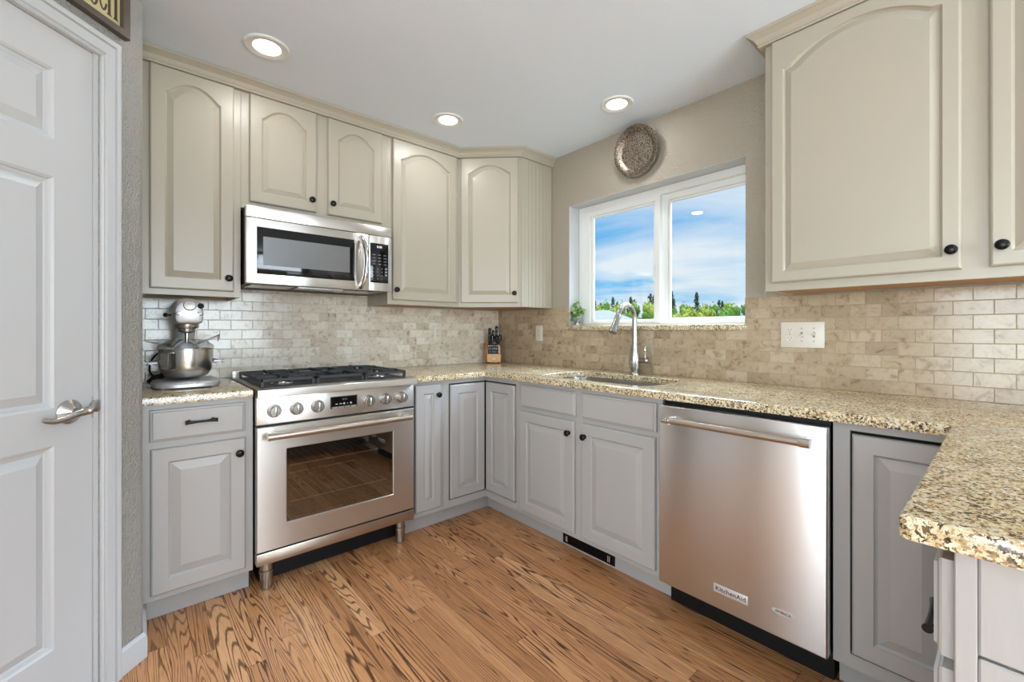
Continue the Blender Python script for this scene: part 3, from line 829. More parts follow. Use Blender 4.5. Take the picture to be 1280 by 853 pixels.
# =================================================================== DISHWASHER
root = thing('dishwasher', 'stainless dishwasher with towel bar handle under the granite', 'dishwasher', (-0.33, -2.173, 0))
b = NB(); bx(b, -0.610, -0.05, -2.470, -1.876, 0.11, CB - 0.002); bx(b, -0.560, -0.05, -2.468, -1.878, 0.002, 0.11); obj('body', b, 'black', root)
b = NB(); fb(b, FW, 1.8735, 2.4715, 0.119, 0.872, 0.612, 0.657, 0.006, 3); dwd = obj('door', b, 'steel_dw', root)
b = NB()
for s, c in ((1, 1.934), (-1, 2.420)):
    b = NB()
    fb(b, FW, c - 0.013, c + 0.013, 0.806, 0.833, 0.657, 0.70, 0.003, 2)
    cyl(b, FW(c - 0.015, 0.820, 0.704), FW(c + 0.015, 0.820, 0.704), 0.0155, 20)
    obj('handle_bracket', b, 'chrome', dwd)
b = NB(); cyl(b, FW(1.949, 0.820, 0.704), FW(2.405, 0.820, 0.704), 0.0132, 20); obj('handle_bar', b, 'warm_steel', dwd)
b = NB(); fb(b, FW, 2.107, 2.232, 0.182, 0.215, 0.657, 0.6595, 0.0012, 2); bd = obj('name_badge', b, 'badge', dwd)
bd['label'] = 'small silver badge with black lettering'
b = text_bm('KitchenAid', 0.0235, 0.0008, lambda u, v, w: FW(2.1695 + u, 0.1985 + v, 0.6596 + w), 1.04); obj('lettering', b, 'black_ink', dwd)
b = NB(); fb_o = [(math.cos(k * PI / 16), math.sin(k * PI / 16)) for k in range(32)]
loft(b, [[FW(2.344 + 0.035 * x * (1 if abs(x) < 0.8 else 1), 0.2105 + 0.0105 * y, w) for x, y in fb_o] for w in (0.657, 0.6585)]); obj('oval_badge', b, 'badge', dwd)
b = text_bm('AM RICA', 0.0125, 0.0006, lambda u, v, w: FW(2.344 + u, 0.2105 + v, 0.6586 + w), 1.0); obj('lettering', b, 'black_ink', dwd)
b = text_bm('E', 0.0125, 0.0006, lambda u, v, w: FW(2.3405 + u, 0.2105 + v, 0.6586 + w), 1.0); obj('lettering', b, 'red_ink', dwd)

# =================================================================== RANGE
RX0, RX1 = -1.9335, -1.1600
root = thing('gas_range', 'stainless gas range with six knobs and oven window', 'range', (-1.547, -0.35, 0))
b = NB()
bx(b, RX0, RX0 + 0.02, -0.625, -0.03, 0.135, 0.905); bx(b, RX1 - 0.02, RX1, -0.625, -0.03, 0.135, 0.905)
bx(b, RX0 + 0.02, RX1 - 0.02, -0.05, -0.03, 0.135, 0.905); bx(b, RX0 + 0.02, RX1 - 0.02, -0.625, -0.05, 0.135, 0.19)
bx(b, RX0 + 0.02, RX1 - 0.02, -0.625, -0.05, 0.77, 0.905)
bx(b, RX0 + 0.03, RX1 - 0.03, -0.545, -0.16, 0.012, 0.135)  # recessed black base, added so the space under the range stays dark
obj('body', b, 'black', root)
b = NB()   # oven cavity, open to the front
bx(b, RX0 + 0.02, -1.80, -0.62, -0.05, 0.19, 0.77); bx(b, -1.29, RX1 - 0.02, -0.62, -0.05, 0.19, 0.77)
bx(b, -1.80, -1.29, -0.62, -0.05, 0.19, 0.27); bx(b, -1.80, -1.29, -0.62, -0.05, 0.68, 0.77); bx(b, -1.80, -1.29, -0.12, -0.05, 0.27, 0.68)
obj('oven_cavity', b, 'soot', root)
for z in (0.372, 0.545):
    b = NB()
    for y in (-0.605, -0.150): tube(b, [(-1.798, y, z), (-1.292, y, z)], 0.0036, 8)
    for k in range(15): x = -1.79 + k * 0.035; tube(b, [(x, -0.605, z - 0.001), (x, -0.150, z - 0.001)], 0.0013, 6)
    obj('oven_rack', b, 'rack', root)
# control panel with display
b = NB(); fb(b, FS, RX0, RX1, 0.7625, 0.886, 0.62, 0.662, 0.003, 2); pn = obj('control_panel', b, 'steel', root)
b = NB(); fb(b, FS, -1.616, -1.480, 0.799, 0.860, 0.662, 0.6645, 0.0008, 1); obj('display_bezel', b, 'chrome', pn)
b = NB(); fb(b, FS, -1.611, -1.485, 0.810, 0.857, 0.6645, 0.6655); dsp = obj('display', b, 'screen_glass', pn)
b = text_bm('8:00', 0.014, 0.0004, lambda u, v, w: FS(-1.545 + u, 0.843 + v, 0.6656 + w)); obj('digits', b, 'dim_ink', dsp)
b = NB()
for k, x in enumerate((-1.585, -1.565, -1.548, -1.531, -1.514)):
    if k in (2, 4): lathe(b, FS(x, 0.822, 0.6655), FS.n, [(0.005, 0), (0.005, 0.0005), (0.003, 0.0005)], 12)
    elif k == 3: fb(b, FS, x - 0.003, x + 0.003, 0.8205, 0.8235, 0.6655, 0.666)
    else: fb(b, FS, x - 0.006, x + 0.006, 0.820, 0.824, 0.6655, 0.666)
obj('icons', b, 'grey_ink', dsp)
b = NB()
for k in range(4): fb(b, FS, -1.606 + k * 0.031, -1.580 + k * 0.031, 0.8005, 0.8085, 0.6646, 0.6658, 0.0004, 1)
obj('buttons', b, 'steel', pn)
for k, x in enumerate((-1.862, -1.768, -1.674, -1.420, -1.328, -1.234)):
    b = NB(); c = FS(x, 0.8215, 0.662)
    lathe(b, c, FS.n, [(0.0305, 0), (0.0305, 0.004), (0.0280, 0.007), (0.0255, 0.007), (0.0252, 0.009), (0.0235, 0.030), (0.0215, 0.0325), (0.0, 0.0328)], 28)
    a = (0.0, 0.0, 0.0, 0.0, 0.0, 0.0)[k]
    fb(b, FS, x - 0.0048, x + 0.0048, 0.8215 - 0.0225, 0.8215 + 0.0225, 0.690, 0.7015, 0.002, 2)
    obj('knob', b, 'nickel', root)
# bullnose and cooktop
b = NB()
prof = [(0.02, 0.888), (0.698, 0.888), (0.7005, 0.8888), (0.7015, 0.891), (0.7015, 0.918), (0.7005, 0.9218), (0.698, 0.924), (0.694, 0.9245), (0.02, 0.9245)]
loft(b, [[FS(x, z, w) for w, z in prof] for x in (RX0, RX1)])
bx(b, RX0, RX1, -0.040, -0.008, 0.9245, 0.961, 0.003, 2)
obj('cooktop', b, 'steel', root, 20)
b = NB(); bx(b, RX0 + 0.028, RX1 - 0.028, -0.625, -0.075, 0.9247, 0.9275, 0.002, 1); obj('burner_tray', b, 'black_iron', root)
for x, y, r in ((-1.790, -0.50, 0.042), (-1.790, -0.21, 0.034), (-1.547, -0.355, 0.050), (-1.305, -0.50, 0.036), (-1.305, -0.21, 0.042)):
    b = NB(); lathe(b, (x, y, 0.9278), (0, 0, 1), [(r + 0.012, 0), (r + 0.010, 0.004), (r, 0.006), (r, 0.011), (r - 0.004, 0.013)], 24); bo = obj('burner', b, 'nickel', root)
    b = NB(); lathe(b, (x, y, 0.9409), (0, 0, 1), [(r - 0.002, 0), (r, 0.003), (r - 0.004, 0.008), (0, 0.009)], 24); obj('burner_cap', b, 'black_iron', bo)
for gx in (-1.790, -1.5465, -1.303):
    b = NB(); hw = 0.117; z0, z1 = 0.949, 0.963
    y0, y1 = -0.618, -0.085
    for s in (-1, 1): bx(b, gx + s * hw - (0.011 if s > 0 else 0), gx + s * hw + (0 if s > 0 else 0.011), y0, y1, z0, z1, 0.002, 1)
    for y in (y0, -0.3575, y1 - 0.012): bx(b, gx - hw, gx + hw, y, y + 0.012, z0, z1, 0.002, 1)
    for cy in (-0.50, -0.21) if abs(gx + 1.5465) > 0.1 else (-0.355,):
        for sx, sy in ((1, 0), (-1, 0), (0, 1), (0, -1)):
            L = hw if sx else (0.115 if len((1,)) and abs(gx + 1.5465) > 0.1 else 0.255)
            if sx: bx(b, gx + (0.025 if sx > 0 else -L), gx + (L if sx > 0 else -0.025), cy - 0.005, cy + 0.005, z0 + 0.001, z1 + 0.004, 0.002, 1)
            else: bx(b, gx - 0.005, gx + 0.005, cy + (0.025 if sy > 0 else -L), cy + (L if sy > 0 else -0.025), z0 + 0.001, z1 + 0.004, 0.002, 1)
    for sx in (-1, 1):
        for y in (y0, -0.3575, y1 - 0.014): bx(b, gx + sx * (hw - 0.006) - 0.006, gx + sx * (hw - 0.006) + 0.006, y, y + 0.014, 0.9276, z0 + 0.002)
    obj('grate', b, 'black_iron', root)
# oven door
b = NB()
GX0, GX1, GZ0, GZ1, DZ0, DZ1 = -1.8105, -1.2835, 0.300, 0.642, 0.193, 0.7525
d0, d1 = 0.627, 0.664
O = lambda d, w: [FS(RX0 + 0.001 + d, DZ0 + d, w), FS(RX1 - 0.001 - d, DZ0 + d, w), FS(RX1 - 0.001 - d, DZ1 - d, w), FS(RX0 + 0.001 + d, DZ1 - d, w)]
I = lambda d, w: [FS(GX0 + d, GZ0 + d, w), FS(GX1 - d, GZ0 + d, w), FS(GX1 - d, GZ1 - d, w), FS(GX0 + d, GZ1 - d, w)]
loft(b, [O(0, d0), O(0, d1 - 0.003), O(0.003, d1), I(-0.002, d1), I(0, d1 - 0.002), I(0, d0), O(0, d0)], False, False)
dr = obj('oven_door', b, 'steel', root)
b = NB(); fb(b, FS, GX0 + 0.0005, GX1 - 0.0005, GZ0 + 0.0005, GZ1 - 0.0005, 0.652, 0.657); obj('oven_window', b, 'oven_glass', dr)
b = NB(); r_ = lambda d, w: [FS(GX0 + 0.0005 + d, GZ0 + 0.0005 + d, w), FS(GX1 - 0.0005 - d, GZ0 + 0.0005 + d, w), FS(GX1 - 0.0005 - d, GZ1 - 0.0005 - d, w), FS(GX0 + 0.0005 + d, GZ1 - 0.0005 - d, w)]
loft(b, [r_(0, 0.63), r_(0, 0.6505), r_(0.014, 0.6505), r_(0.014, 0.63)], False, False); obj('window_gasket', b, 'black', dr)
b = NB(); cyl(b, FS(-1.902, 0.718, 0.728), FS(-1.208, 0.718, 0.728), 0.0155, 20); obj('handle_bar', b, 'warm_steel', dr)
b = NB()
for x in (-1.878, -1.232): b = NB(); fb(b, FS, x - 0.014, x + 0.014, 0.706, 0.733, 0.664, 0.725, 0.004, 2); obj('handle_bracket', b, 'steel', dr)
b = NB(); fb(b, FS, RX0 + 0.001, RX1 - 0.001, 0.134, 0.1865, 0.60, 0.664, 0.003, 2); obj('kick_panel', b, 'warm_steel', root)
for x in (-1.881, -1.213):
    for y in (-0.60, -0.11):
        b = NB(); lathe(b, (x, y, 0.0008), (0, 0, 1), [(0.024, 0), (0.026, 0.003), (0.026, 0.070), (0.030, 0.072), (0.030, 0.084), (0.027, 0.086), (0.027, 0.1338)], 24); obj('leg', b, 'nickel', root)

# =================================================================== UPPER CABINETS
UD, UZ0, UZ1 = 0.311, 1.352, 2.41
def upper(bm, F, u0, u1, z0=UZ0, z1=UZ1, w=UD):
    fb(bm, F, u0, u1, z0, z1, w - 0.02, w, 0.0008, 1); fb(bm, F, u0, u0 + 0.014, z0, z1, 0.003, w - 0.02)
    fb(bm, F, u1 - 0.014, u1, z0, z1, 0.003, w - 0.02); fb(bm, F, u0, u1, z1 - 0.014, z1, 0.003, w - 0.02)
def under(F, u0, u1, root, z0=UZ0, w=UD):
    b = NB(); fb(b, F, u0 + 0.014, u1 - 0.014, z0 + 0.010, z0 + 0.024, 0.008, w - 0.0205); obj('underside_panel', b, 'raw_wood', root)
root = thing('wall_cabinet', 'tall cream wall cabinet above the stand mixer', 'cabinet', (-2.126, -0.16, UZ0))
b = NB(); upper(b, FS, -2.3175, -1.9365); obj('cabinet_body', b, 'cream', root); under(FS, -2.3175, -1.9365, root)
add_door(FS, -2.289, -1.967, 1.379, 2.393, UD, 'cream', root, (-1.990, 1.443), 0.056, 0.054, 0.022)
root = thing('wall_cabinet', 'short cream two door cabinet above the microwave', 'cabinet', (-1.544, -0.16, 1.808))
b = NB(); upper(b, FS, -1.936, -1.1525, 1.808); obj('cabinet_body', b, 'cream', root); under(FS, -1.936, -1.1525, root, 1.808)
add_door(FS, -1.900, -1.577, 1.842, 2.393, UD, 'cream', root, (-1.603, 1.905), 0.056, 0.054, 0.022)
add_door(FS, -1.514, -1.192, 1.842, 2.393, UD, 'cream', root, (-1.492, 1.905), 0.056, 0.054, 0.022)
root = thing('wall_cabinet', 'tall cream wall cabinet between the microwave and the diagonal corner cabinet', 'cabinet', (-0.89, -0.16, UZ0))
b = NB(); upper(b, FS, -1.152, -0.6185); obj('cabinet_body', b, 'cream', root); under(FS, -1.152, -0.6185, root)
add_door(FS, -1.123, -0.646, 1.380, 2.393, UD, 'cream', root, (-1.103, 1.443), 0.062, 0.054, 0.022)
# diagonal corner wall cabinet
root = thing('corner_wall_cabinet', 'cream diagonal corner wall cabinet above the knife block', 'cabinet', (-0.25, -0.25, UZ0))
CC = 0.618
FD = Fr((-CC, -UD, 0), (-1, -1, 0)); LD = (CC - UD) * 2 ** 0.5
b = NB(); fb(b, FD, 0, LD, UZ0, UZ1, -0.02, 0)
prism(b, [(-CC + 0.001, -0.003), (-CC + 0.001, -UD), (-CC + 0.02, -UD - 0.001), (-CC + 0.02, -0.003)], UZ0, UZ1); bx(b, -CC, -0.003, -CC + 0.001, -0.003, UZ1 - 0.014, UZ1) if False else None
prism(b, [(-UD, -CC), (-0.002, -CC), (-0.002, -CC + 0.016), (-UD, -CC + 0.016)], UZ0, UZ1)
prism(b, [(-CC + 0.02, -0.004), (-CC + 0.02, -UD + 0.005), (-UD - 0.008, -CC + 0.02), (-0.004, -CC + 0.02), (-0.004, -0.004)], UZ1 - 0.014, UZ1)
obj('cabinet_body', b, 'cream', root)
b = NB(); prism(b, [(-CC + 0.024, -0.008), (-CC + 0.024, -UD + 0.002), (-UD + 0.002, -CC + 0.024), (-0.008, -CC + 0.024), (-0.008, -0.008)], UZ0 + 0.010, UZ0 + 0.024); obj('underside_panel', b, 'raw_wood', root)
add_door(FD, 0.016, LD - 0.016, 1.380, 2.393, 0, 'cream', root, (LD - 0.040, 1.446), 0.050, 0.054, 0.022)
FB_ = Fr((0, -CC, 0), (0, -1, 0))     # beaded side panel facing the window
b = NB()
fb(b, FB_, -0.308, -0.278, UZ0, UZ1 - 0.01, 0.0005, 0.007, 0.001, 1); fb(b, FB_, -0.060, -0.004, UZ0, UZ1 - 0.01, 0.0005, 0.007, 0.001, 1)
for k in range(6):
    a = -0.278 + k * 0.0363; fb(b, FB_, a + 0.0005, a + 0.0355, UZ0, UZ1 - 0.01, 0.0005, 0.006, 0.0028, 2)
obj('beaded_side', b, 'cream', root, 20)
# right-hand wall cabinet
root = thing('wall_cabinet', 'large cream wall cabinet at right above the switch plate', 'cabinet', (-0.16, -2.78, UZ0))
b = NB(); upper(b, FW, 2.172, 3.395); obj('cabinet_body', b, 'cream', root)
b = NB(); fb(b, FW, 2.186, 3.381, UZ0 + 0.006, UZ0 + 0.02, 0.008, UD - 0.0205); obj('underside_panel', b, 'raw_wood', root)
add_door(FW, 2.199, 2.756, 1.386, 2.393, UD, 'cream', root, (2.733, 1.449), 0.078, 0.044, 0.022)
add_door(FW, 2.817, 3.374, 1.386, 2.393, UD, 'cream', root, (2.843, 1.449), 0.078, 0.044, 0.022)
# crown mouldings
CP = [(0.0005, 2.394), (0.021, 2.394), (0.024, 2.399), (0.021, 2.404), (0.026, 2.410), (0.034, 2.424), (0.050, 2.438), (0.056, 2.441), (0.056, 2.4545), (0.0005, 2.4545)]
b = NB(); sweep(b, [(-2.318, -UD), (-CC, -UD), (-UD, -CC), (-0.001, -CC)], CP); o = obj('crown_moulding', b, 'cream', None, 8)
tag(o, 'cream crown moulding along the cabinets above the range', 'crown moulding')
b = NB(); sweep(b, [(-0.001, -2.172), (-UD, -2.172), (-UD, -3.395)], CP)
o = obj('crown_moulding', b, 'cream', None, 8); tag(o, 'cream crown moulding topping the right wall cabinet', 'crown moulding')

# =================================================================== MICROWAVE
root = thing('microwave', 'stainless over the range microwave with curved handle', 'microwave', (-1.554, -0.2, 1.42))
MX0, MX1, MZ0, MZ1 = -1.9325, -1.1755, 1.4195, 1.8045
b = NB(); bx(b, MX0 + 0.004, MX1 - 0.004, -0.385, -0.01, MZ0, MZ1 - 0.004); obj('body', b, 'black', root)
b = NB(); fb(b, FS, MX0, MX1, 1.7445, 1.800, 0.385, 0.420, 0.004, 2); obj('vent_strip', b, 'steel', root)
b = NB(); fb(b, FS, MX0, -1.3165, MZ0, 1.7425, 0.385, 0.420, 0.004, 2); mdoor = obj('door', b, 'steel', root)
b = NB(); fb(b, FS, -1.886, -1.399, 1.467, 1.700, 0.4195, 0.4225, 0.0015, 2); gl = obj('door_glass', b, 'screen_glass', mdoor)
b = NB(); fb(b, FS, -1.858, -1.428, 1.512, 1.654, 0.4224, 0.4231); obj('screen', b, 'grey_glass', gl)
b = NB()
hp = curve([FS(-1.366, 1.437, 0.420), FS(-1.362, 1.452, 0.440), FS(-1.354, 1.50, 0.462), FS(-1.350, 1.578, 0.470), FS(-1.354, 1.655, 0.462), FS(-1.362, 1.702, 0.440), FS(-1.366, 1.717, 0.420)], 5)
tube(b, hp, 0.0165, 14, 0.75); obj('handle', b, 'chrome', mdoor)
b = NB(); lathe(b, FS(-1.879, 1.443, 0.420), FS.n, [(0.010, 0), (0.010, 0.0006), (0.008, 0.0006), (0.008, 0)], 20, False, False); obj('round_emblem', b, 'grey_ink', mdoor)
b = text_bm('LG', 0.020, 0.0006, lambda u, v, w: FS(-1.852 + u, 1.443 + v, 0.4202 + w)); obj('lettering', b, 'grey_ink', mdoor)
b = NB(); fb(b, FS, -1.3155, MX1, MZ0, 1.7425, 0.385, 0.420, 0.004, 2); cp = obj('control_panel', b, 'steel', root)
b = NB(); fb(b, FS, -1.309, -1.198, 1.467, 1.698, 0.4195, 0.4225, 0.002, 2); kp = obj('keypad', b, 'screen_glass', cp)
b = text_bm('8:00', 0.018, 0.0004, lambda u, v, w: FS(-1.254 + u, 1.677 + v, 0.4226 + w)); obj('digits', b, 'led', kp)
b = NB()
for r in range(4):
    for c in range(3): fb(b, FS, -1.296 + c * 0.034, -1.278 + c * 0.034, 1.628 - r * 0.018, 1.632 - r * 0.018, 0.4225, 0.4229)
for r in range(4):
    for c in range(3): lathe(b, FS(-1.290 + c * 0.026, 1.550 - r * 0.020, 0.4225), FS.n, [(0.0032, 0), (0.0032, 0.0004)], 8)
for r in range(3): fb(b, FS, -1.220, -1.205, 1.545 - r * 0.018, 1.556 - r * 0.018, 0.4225, 0.4229)
obj('legends', b, 'dim_ink', kp)
b = NB()
for x0, x1, y0, y1 in ((-1.90, -1.70, -0.37, -0.20), (-1.44, -1.21, -0.37, -0.20)):
    b = NB(); bx(b, x0, x1, y0, y1, MZ0 - 0.004, MZ0 - 0.0005, 0.0015, 1); obj('grease_filter', b, 'nickel', root)
b = NB(); bx(b, -1.69, -1.45, -0.385, -0.30, MZ0 - 0.010, MZ0 - 0.0005, 0.002, 1); obj('lamp_cover', b, 'nickel', root)

# =================================================================== LIGHTS AND WALL FITTINGS
def can(x, y, label=None):
    root = thing('recessed_light', label or 'white recessed fill light added further back in the room', 'ceiling light', (x, y, CZ), 'recessed ceiling lights' )
    b = NB(); lathe(b, (x, y, CZ - 0.0005), (0, 0, -1), [(0.092, 0), (0.092, 0.003), (0.086, 0.007), (0.066, 0.006), (0.056, 0.002)], 40, False, False); obj('trim_ring', b, 'vinyl', root)
    b = NB(); lathe(b, (x, y, CZ - 0.0005), (0, 0, -1), [(0.056, 0.0), (0.056, 0.0025), (0.03, 0.004), (0.0, 0.0045)], 32); obj('lens', b, 'lens', root)
    lamp('can_light', 'AREA', (x, y, CZ - 0.012), (0, 0, 0), energy=CAN_W, shape='DISK', size=0.11, color=(0.97, 0.98, 1))
for (x, y), lb in zip(CAN_SPOTS, ('recessed ceiling light nearest the pantry door', 'recessed ceiling light above the corner of the range run', 'recessed ceiling light closest to the round wall plate')): can(x, y, lb)
for x, y in CAN_UNSEEN: can(x, y)
# hammered wall plate, hung leaning a little off the wall
root = thing('wall_plate', 'round hammered metal plate hung above the sink window', 'plate', (-0.003, -1.367, 2.280))
b = NB(); ax = Vector((-1, 0.0, -0.16)).normalized()
lathe(b, Vector((-0.030, -1.367, 2.280)), ax, [(0.0, -0.004), (0.105, -0.004), (0.128, 0.012), (0.151, 0.020), (0.153, 0.0215), (0.152, 0.024), (0.147, 0.0235), (0.128, 0.0170), (0.120, 0.0120), (0.112, 0.0045), (0.104, 0.0018), (0.092, 0.0010), (0.0, 0.0010)], 56); obj('dish', b, 'hammered', root)
b = NB(); cyl(b, (-0.002, -1.367, 2.30), (-0.034, -1.367, 2.30), 0.004, 10); obj('hook', b, 'black_iron', root)

def duplex(bm, F, u, v, w, bm_d):
    for s in (-1, 1):
        c = v + s * 0.0195
        prism(bm, [(u + 0.0165 * math.cos(a), c + max(-0.0135, min(0.0135, 0.017 * math.sin(a)))) for a in [k * 2 * PI / 24 for k in range(24)]], w, w + 0.0018, lambda x, y, z: F(x, y, z))
        for dx in (-0.006, 0.006): fb(bm_d, F, u + dx - 0.0012, u + dx + 0.0012, c - 0.001, c + 0.008, w + 0.0018, w + 0.0021)
        lathe(bm_d, F(u, c - 0.007, w + 0.0018), F.n, [(0.0026, 0), (0.0026, 0.0003)], 10)
    lathe(bm_d, F(u, v, w), F.n, [(0.0025, 0), (0.0025, 0.001)], 10)
def outlet(F, u, v, label, loc):
    root = thing('wall_outlet', label, 'outlet', loc)
    b = NB(); fb(b, F, u - 0.036, u + 0.036, v - 0.0585, v + 0.0585, 0.0065, 0.012, 0.002, 2); obj('cover_plate', b, 'white_plastic', root)
    b = NB(); dk = NB(); duplex(b, F, u, v, 0.012, dk); obj('receptacle', b, 'white_plastic', root); obj('slots', dk, 'dark_gap', root)
outlet(FS, -0.608, 1.166, 'white duplex outlet on the tile right of the range', (-0.608, -0.0065, 1.166))
outlet(FW, 0.497, 1.166, 'white duplex outlet on the tile between knife block and window', (-0.0065, -0.497, 1.166))
root = thing('switch_plate', 'ivory three gang plate with outlet and two toggle switches', 'switch plate', (-0.0065, -2.226, 1.166))
b = NB(); fb(b, FW, 2.139, 2.313, 1.107, 1.226, 0.0065, 0.0125, 0.0025, 2); obj('cover_plate', b, 'white_plastic', root)
b = NB(); dk = NB(); duplex(b, FW, 2.177, 1.168, 0.0125, dk); obj('receptacle', b, 'white_plastic', root); obj('slots', dk, 'oven_blue', root)
for u in (2.225, 2.273):
    for dz in (-0.030, 0.030): dk = NB(); lathe(dk, FW(u, 1.167 + dz, 0.0125), FW.n, [(0.0028, 0), (0.0028, 0.001)], 10); obj('screw', dk, 'oven_blue', root)
    dk = NB(); fb(dk, FW, u - 0.0050, u + 0.0050, 1.155, 1.179, 0.0125, 0.0128); obj('toggle_slot', dk, 'oven_blue', root)
for u, s in ((2.225, -1), (2.273, 1)):
    b = NB(); loft(b, [[FW(u - 0.004, 1.162, 0.0128), FW(u + 0.004, 1.162, 0.0128), FW(u + 0.004, 1.172, 0.0128), FW(u - 0.004, 1.172, 0.0128)],
                       [FW(u - 0.0032, 1.163 + s * 0.007, 0.024), FW(u + 0.0032, 1.163 + s * 0.007, 0.024), FW(u + 0.0032, 1.169 + s * 0.007, 0.024), FW(u - 0.0032, 1.169 + s * 0.007, 0.024)]])
    obj('toggle', b, 'white_plastic', root)
root = thing('light_switch', 'white light switch on the pantry side wall beside the mixer', 'switch', (-2.319, -0.11, 1.10))
FRW = Fr((-2.319, 0, 0), (1, 0, 0))
b = NB(); fb(b, FRW, -0.150, -0.078, 1.040, 1.158, 0.0005, 0.006, 0.002, 2); obj('cover_plate', b, 'white_plastic', root)
b = NB(); fb(b, FRW, -0.118, -0.110, 1.086, 1.094, 0.006, 0.017, 0.001, 1); obj('toggle', b, 'white_plastic', root)

# framed sign over the pantry door
root = thing('framed_sign', 'dark framed sign with large brown letters above the pantry door', 'sign', tuple(FP(-0.45, 2.19, 0)))
sx0, sx1, sz0, sz1 = -0.86, -0.068, 2.190, 2.435
b = NB()
O = lambda d, w: [FP(sx0 + d, sz0 + d, w), FP(sx1 - d, sz0 + d, w), FP(sx1 - d, sz1 - d, w), FP(sx0 + d, sz1 - d, w)]
loft(b, [O(0, 0.001), O(0, 0.022), O(0.002, 0.024), O(0.022, 0.024), O(0.024, 0.022), O(0.024, 0.001)], False, False); obj('frame', b, 'sign_frame', root)
b = NB(); fb(b, FP, sx0 + 0.0245, sx1 - 0.0245, sz0 + 0.0245, sz1 - 0.0245, 0.002, 0.008); obj('print', b, 'parchment', root)
b = NB()
def stroke(pts, w=0.010):   # vertical-stress serif strokes in sign coordinates
    for (a, c), (e_, g) in zip(pts, pts[1:]):
        d_ = Vector((e_ - a, g - c)); n_ = Vector((-d_.y, d_.x)).normalized() * w / 2
        q = [(a + n_.x, c + n_.y), (e_ + n_.x, g + n_.y), (e_ - n_.x, g - n_.y), (a - n_.x, c - n_.y)]
        prism(b, q, 0.0082, 0.0090, lambda x, y, z: FP(x, y, z))
Z0, Z1 = 2.237, 2.385
def serif(x, z): stroke([(x - 0.0075, z), (x + 0.0075, z)], 0.005)
H0 = -0.129
for x in (H0, H0 + 0.022): stroke([(x, Z0), (x, Z1)], 0.009); serif(x, Z0); serif(x, Z1)
stroke([(H0, (Z0 + Z1) / 2), (H0 + 0.022, (Z0 + Z1) / 2)], 0.004)
C0 = -0.149
stroke([(C0 + 0.014 * math.cos(a), (Z0 + Z1) / 2 + 0.07 * math.sin(a)) for a in [math.radians(40 + 14 * k) for k in range(21)]], 0.006)
U0 = -0.180
stroke([(U0 - 0.011, Z1), (U0 - 0.011, Z0 + 0.03)] + [(U0 - 0.011 * math.cos(a), Z0 + 0.028 - 0.028 * math.sin(a)) for a in [math.radians(15 * k) for k in range(1, 12)]] + [(U0 + 0.011, Z0 + 0.03), (U0 + 0.011, Z1)], 0.006); serif(U0 - 0.011, Z1); serif(U0 + 0.011, Z1)
M0 = -0.221
stroke([(M0 - 0.016, Z0), (M0 - 0.016, Z1)], 0.006); stroke([(M0 + 0.016, Z0), (M0 + 0.016, Z1)], 0.008); stroke([(M0 - 0.016, Z1), (M0, Z0 + 0.02), (M0 + 0.016, Z1)], 0.007)
serif(M0 - 0.016, Z0); serif(M0 + 0.016, Z0)
obj('lettering', b, 'brown_ink', root)

# =================================================================== STAND MIXER
root = thing('stand_mixer', 'silver stand mixer with steel bowl on the left countertop', 'stand mixer', (-2.147, -0.28, CT))
mx = -2.155; z0 = CT + 0.001
def ell(cx, cy, rx, ry, z, n=32, p=2.6):
    out = []
    for k in range(n):
        a = k * 2 * PI / n; c, s = math.cos(a), math.sin(a)
        out.append(Vector((cx + rx * math.copysign(abs(c) ** (2 / p), c), cy + ry * math.copysign(abs(s) ** (2 / p), s), z)))
    return out
b = NB()
loft(b, [ell(mx, -0.285, rx, ry, z, 40, 3.2) for rx, ry, z in ((0.126, 0.160, z0 + 0.003), (0.130, 0.165, z0 + 0.008), (0.130, 0.165, z0 + 0.020), (0.124, 0.159, z0 + 0.028), (0.112, 0.148, z0 + 0.031))])
for sx in (-1, 1):
    for y in (-0.17, -0.40): cyl(b, (mx + sx * 0.09, y, z0 - 0.0005), (mx + sx * 0.09, y, z0 + 0.005), 0.012, 12)
obj('mixer_base', b, 'silver_paint', root)
b = NB()
loft(b, [ell(mx, cy, rx, ry, z, 28, 2.8) for cy, rx, ry, z in ((-0.165, 0.062, 0.048, z0 + 0.029), (-0.165, 0.050, 0.040, z0 + 0.06), (-0.165, 0.043, 0.038, z0 + 0.13), (-0.168, 0.043, 0.040, z0 + 0.22), (-0.176, 0.046, 0.048, z0 + 0.27), (-0.185, 0.044, 0.056, z0 + 0.325))])
obj('column', b, 'silver_paint', root)
b = NB()   # head: rounded bullet with a dome top
def hring(y, w, zb, zt):
    out = []
    for k in range(32):
        a = k * 2 * PI / 32; c, s = math.cos(a), math.sin(a)
        zz = (zb + zt) / 2 + (zt - zb) / 2 * math.copysign(abs(s) ** (0.95 if s > 0 else 0.4), s)
        out.append(Vector((mx + w * math.copysign(abs(c) ** (0.85 if s > 0 else 0.4), c), y, zz)))
    return out
zb, zt = z0 + 0.288, z0 + 0.412
loft(b, [hring(y, w, a, c) for y, w, a, c in ((-0.085, 0.012, z0 + 0.345, z0 + 0.375), (-0.088, 0.030, z0 + 0.325, z0 + 0.392), (-0.098, 0.046, z0 + 0.306, z0 + 0.405), (-0.13, 0.055, zb, zt), (-0.22, 0.059, zb - 0.002, zt + 0.001), (-0.33, 0.058, zb, zt - 0.002), (-0.395, 0.056, zb + 0.001, zt - 0.006), (-0.425, 0.053, zb + 0.003, zt - 0.014), (-0.437, 0.048, zb + 0.006, zt - 0.022), (-0.441, 0.038, zb + 0.012, zt - 0.034))])
hd = obj('motor_head', b, 'silver_paint', root)
